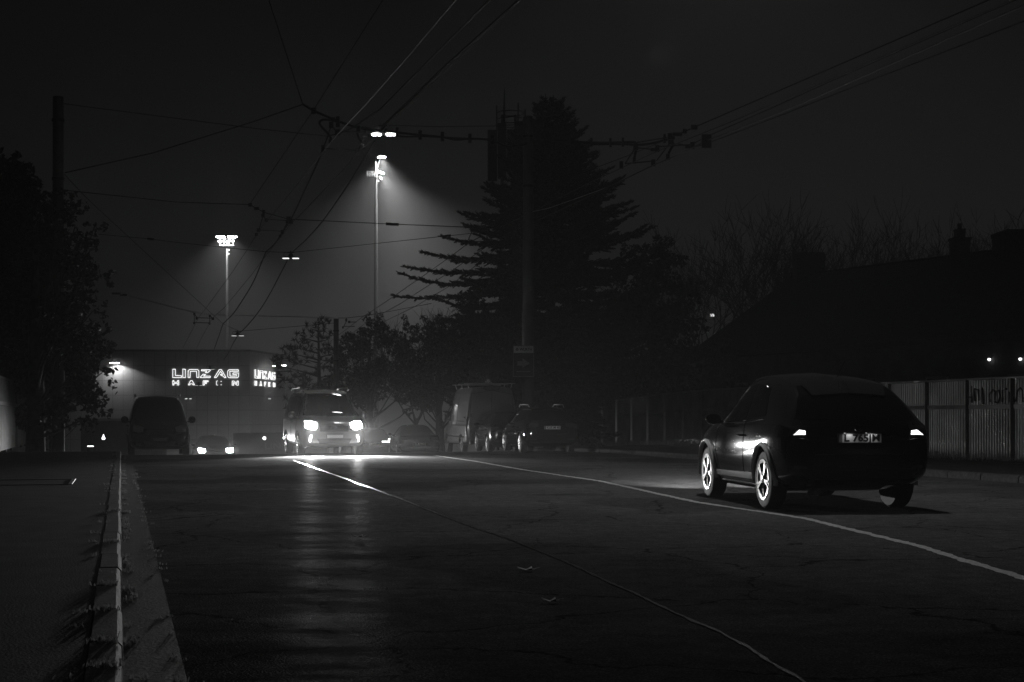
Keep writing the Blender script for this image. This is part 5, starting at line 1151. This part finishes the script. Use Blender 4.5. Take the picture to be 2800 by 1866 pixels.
# ------------------------------------------------------------------ HANGING STREET LAMPS
def street_lamp(px, py, Y, wpx, lb, m, e=0., cone=150):
    p = at(px, py, Y); W = wpx / F * Y; t = thing('hanging_lamp', lb, 'street lamp', p, 0, 'hanging street lamps')
    k = W / .8
    MB().lathe([(.40 * k, -.005), (.40 * k, .02), (.22 * k, .05), (.12 * k, .10), (.10 * k, .17), (.07 * k, .21), (.03 * k, .23)], 28).build('shade', 'steel', t, smooth=True, fix=True)
    MB().beam((-.16 * k, 0, .26 * k), (.16 * k, 0, .26 * k), .05, .05).tube([(0, 0, .22 * k), (0, 0, .34 * k)], .03, 6).tube([(-.16 * k, 0, .27 * k), (-.3 * k, 0, .24 * k), (-.34 * k, 0, .12 * k), (-.2 * k, 0, .06 * k)], .012, 5).build('hanger', 'steel', t)
    for sx in (-1, 1):
        MB().box((sx * .23 * k, 0, -.02 * k), (.28 * k, .22 * k, .025 * k)).build('led_module', m, t)
    if e: lamp('street_light', 'SPOT', (0, 0, -.12), e, t, aim=(0, -.0, -1), size=R(cone), blend=.5, radius=.2)
street_lamp(1049, 367, 46.5, 68, 'lit hanging street lamp nearest the camera shining white', 'led_on', 9000., 132)
street_lamp(795, 706, 66.7, 47, 'second hanging street lamp above the road between two sagging cables', 'led_low', 9000., 132)
street_lamp(650, 918, 88, 35, 'third hanging street lamp just above the hall roofline', 'dim_on', 1500.)
street_lamp(2022, -490, 20., 140, 'hanging street lamp on the thick cable overhead, above the top edge of the photo', 'led_on', 80000., 134)
street_lamp(574, 1010, 112, 26, 'faint fourth hanging lamp above the neon letters', 'dim_on', 0)
street_lamp(543, 1054, 140, 22, 'tiny fifth hanging lamp below the neon letters', 'dim_on', 0)

# ------------------------------------------------------------------ AIR, SKY, CAMERA
hz = MB().box((0, 254, 21), (500, 540, 64)).build('haze', 'soil'); hz['kind'] = 'stuff'
hm = bpy.data.materials.new('night_haze'); hm.use_nodes = True; nt = hm.node_tree
for n_ in list(nt.nodes):
    if n_.type != 'OUTPUT_MATERIAL': nt.nodes.remove(n_)
pv_ = nt.nodes.new('ShaderNodeVolumePrincipled'); pv_.inputs['Color'].default_value = (.9, .9, .9, 1); pv_.inputs['Density'].default_value = .0009; pv_.inputs['Anisotropy'].default_value = .45
nt.links.new(pv_.outputs[0], nt.nodes['Material Output'].inputs['Volume'])
hz.data.materials[0] = hm

W_ = bpy.data.worlds.new('World'); S.world = W_; W_.use_nodes = True; nt = W_.node_tree
bg = nt.nodes['Background']; sky = nt.nodes.new('ShaderNodeTexSky'); sky.sky_type = 'NISHITA'; sky.sun_disc = False
sky.sun_elevation = R(-4.45); sky.sun_rotation = R(25); sky.air_density = 1.; sky.dust_density = 2.; sky.ozone_density = 1.
bw = nt.nodes.new('ShaderNodeRGBToBW'); nt.links.new(sky.outputs[0], bw.inputs[0]); nt.links.new(bw.outputs[0], bg.inputs['Color']); bg.inputs['Strength'].default_value = SKY

cam = bpy.data.cameras.new('camera'); cam.lens = 50 * (F / 2800 * 36) / 50; cam.sensor_width = 36; cam.clip_end = 3000; cam.clip_start = .05
cam.shift_y = (1142.4 - 933) / 2800
co = bpy.data.objects.new('camera', cam); COL.objects.link(co); co.location = (0, 0, EYE); co.rotation_euler = (R(90), 0, 0); S.camera = co
S.view_settings.view_transform = 'Standard'; S.view_settings.look = 'None'; S.view_settings.exposure = 0; S.view_settings.gamma = 1
S.render.engine = 'CYCLES'
for o in COL.objects:
    if o.type == 'LIGHT' and o.name.split('.')[0] in OFF: o.data.energy = 0
cy = S.cycles; cy.use_denoising = True; cy.volume_bounces = 0; cy.max_bounces = 6; cy.diffuse_bounces = 2; cy.glossy_bounces = 3; cy.sample_clamp_indirect = 3.; cy.use_adaptive_sampling = False; cy.caustics_reflective = False; cy.caustics_refractive = False
try: cy.denoiser = 'OPENIMAGEDENOISE'
except Exception: pass
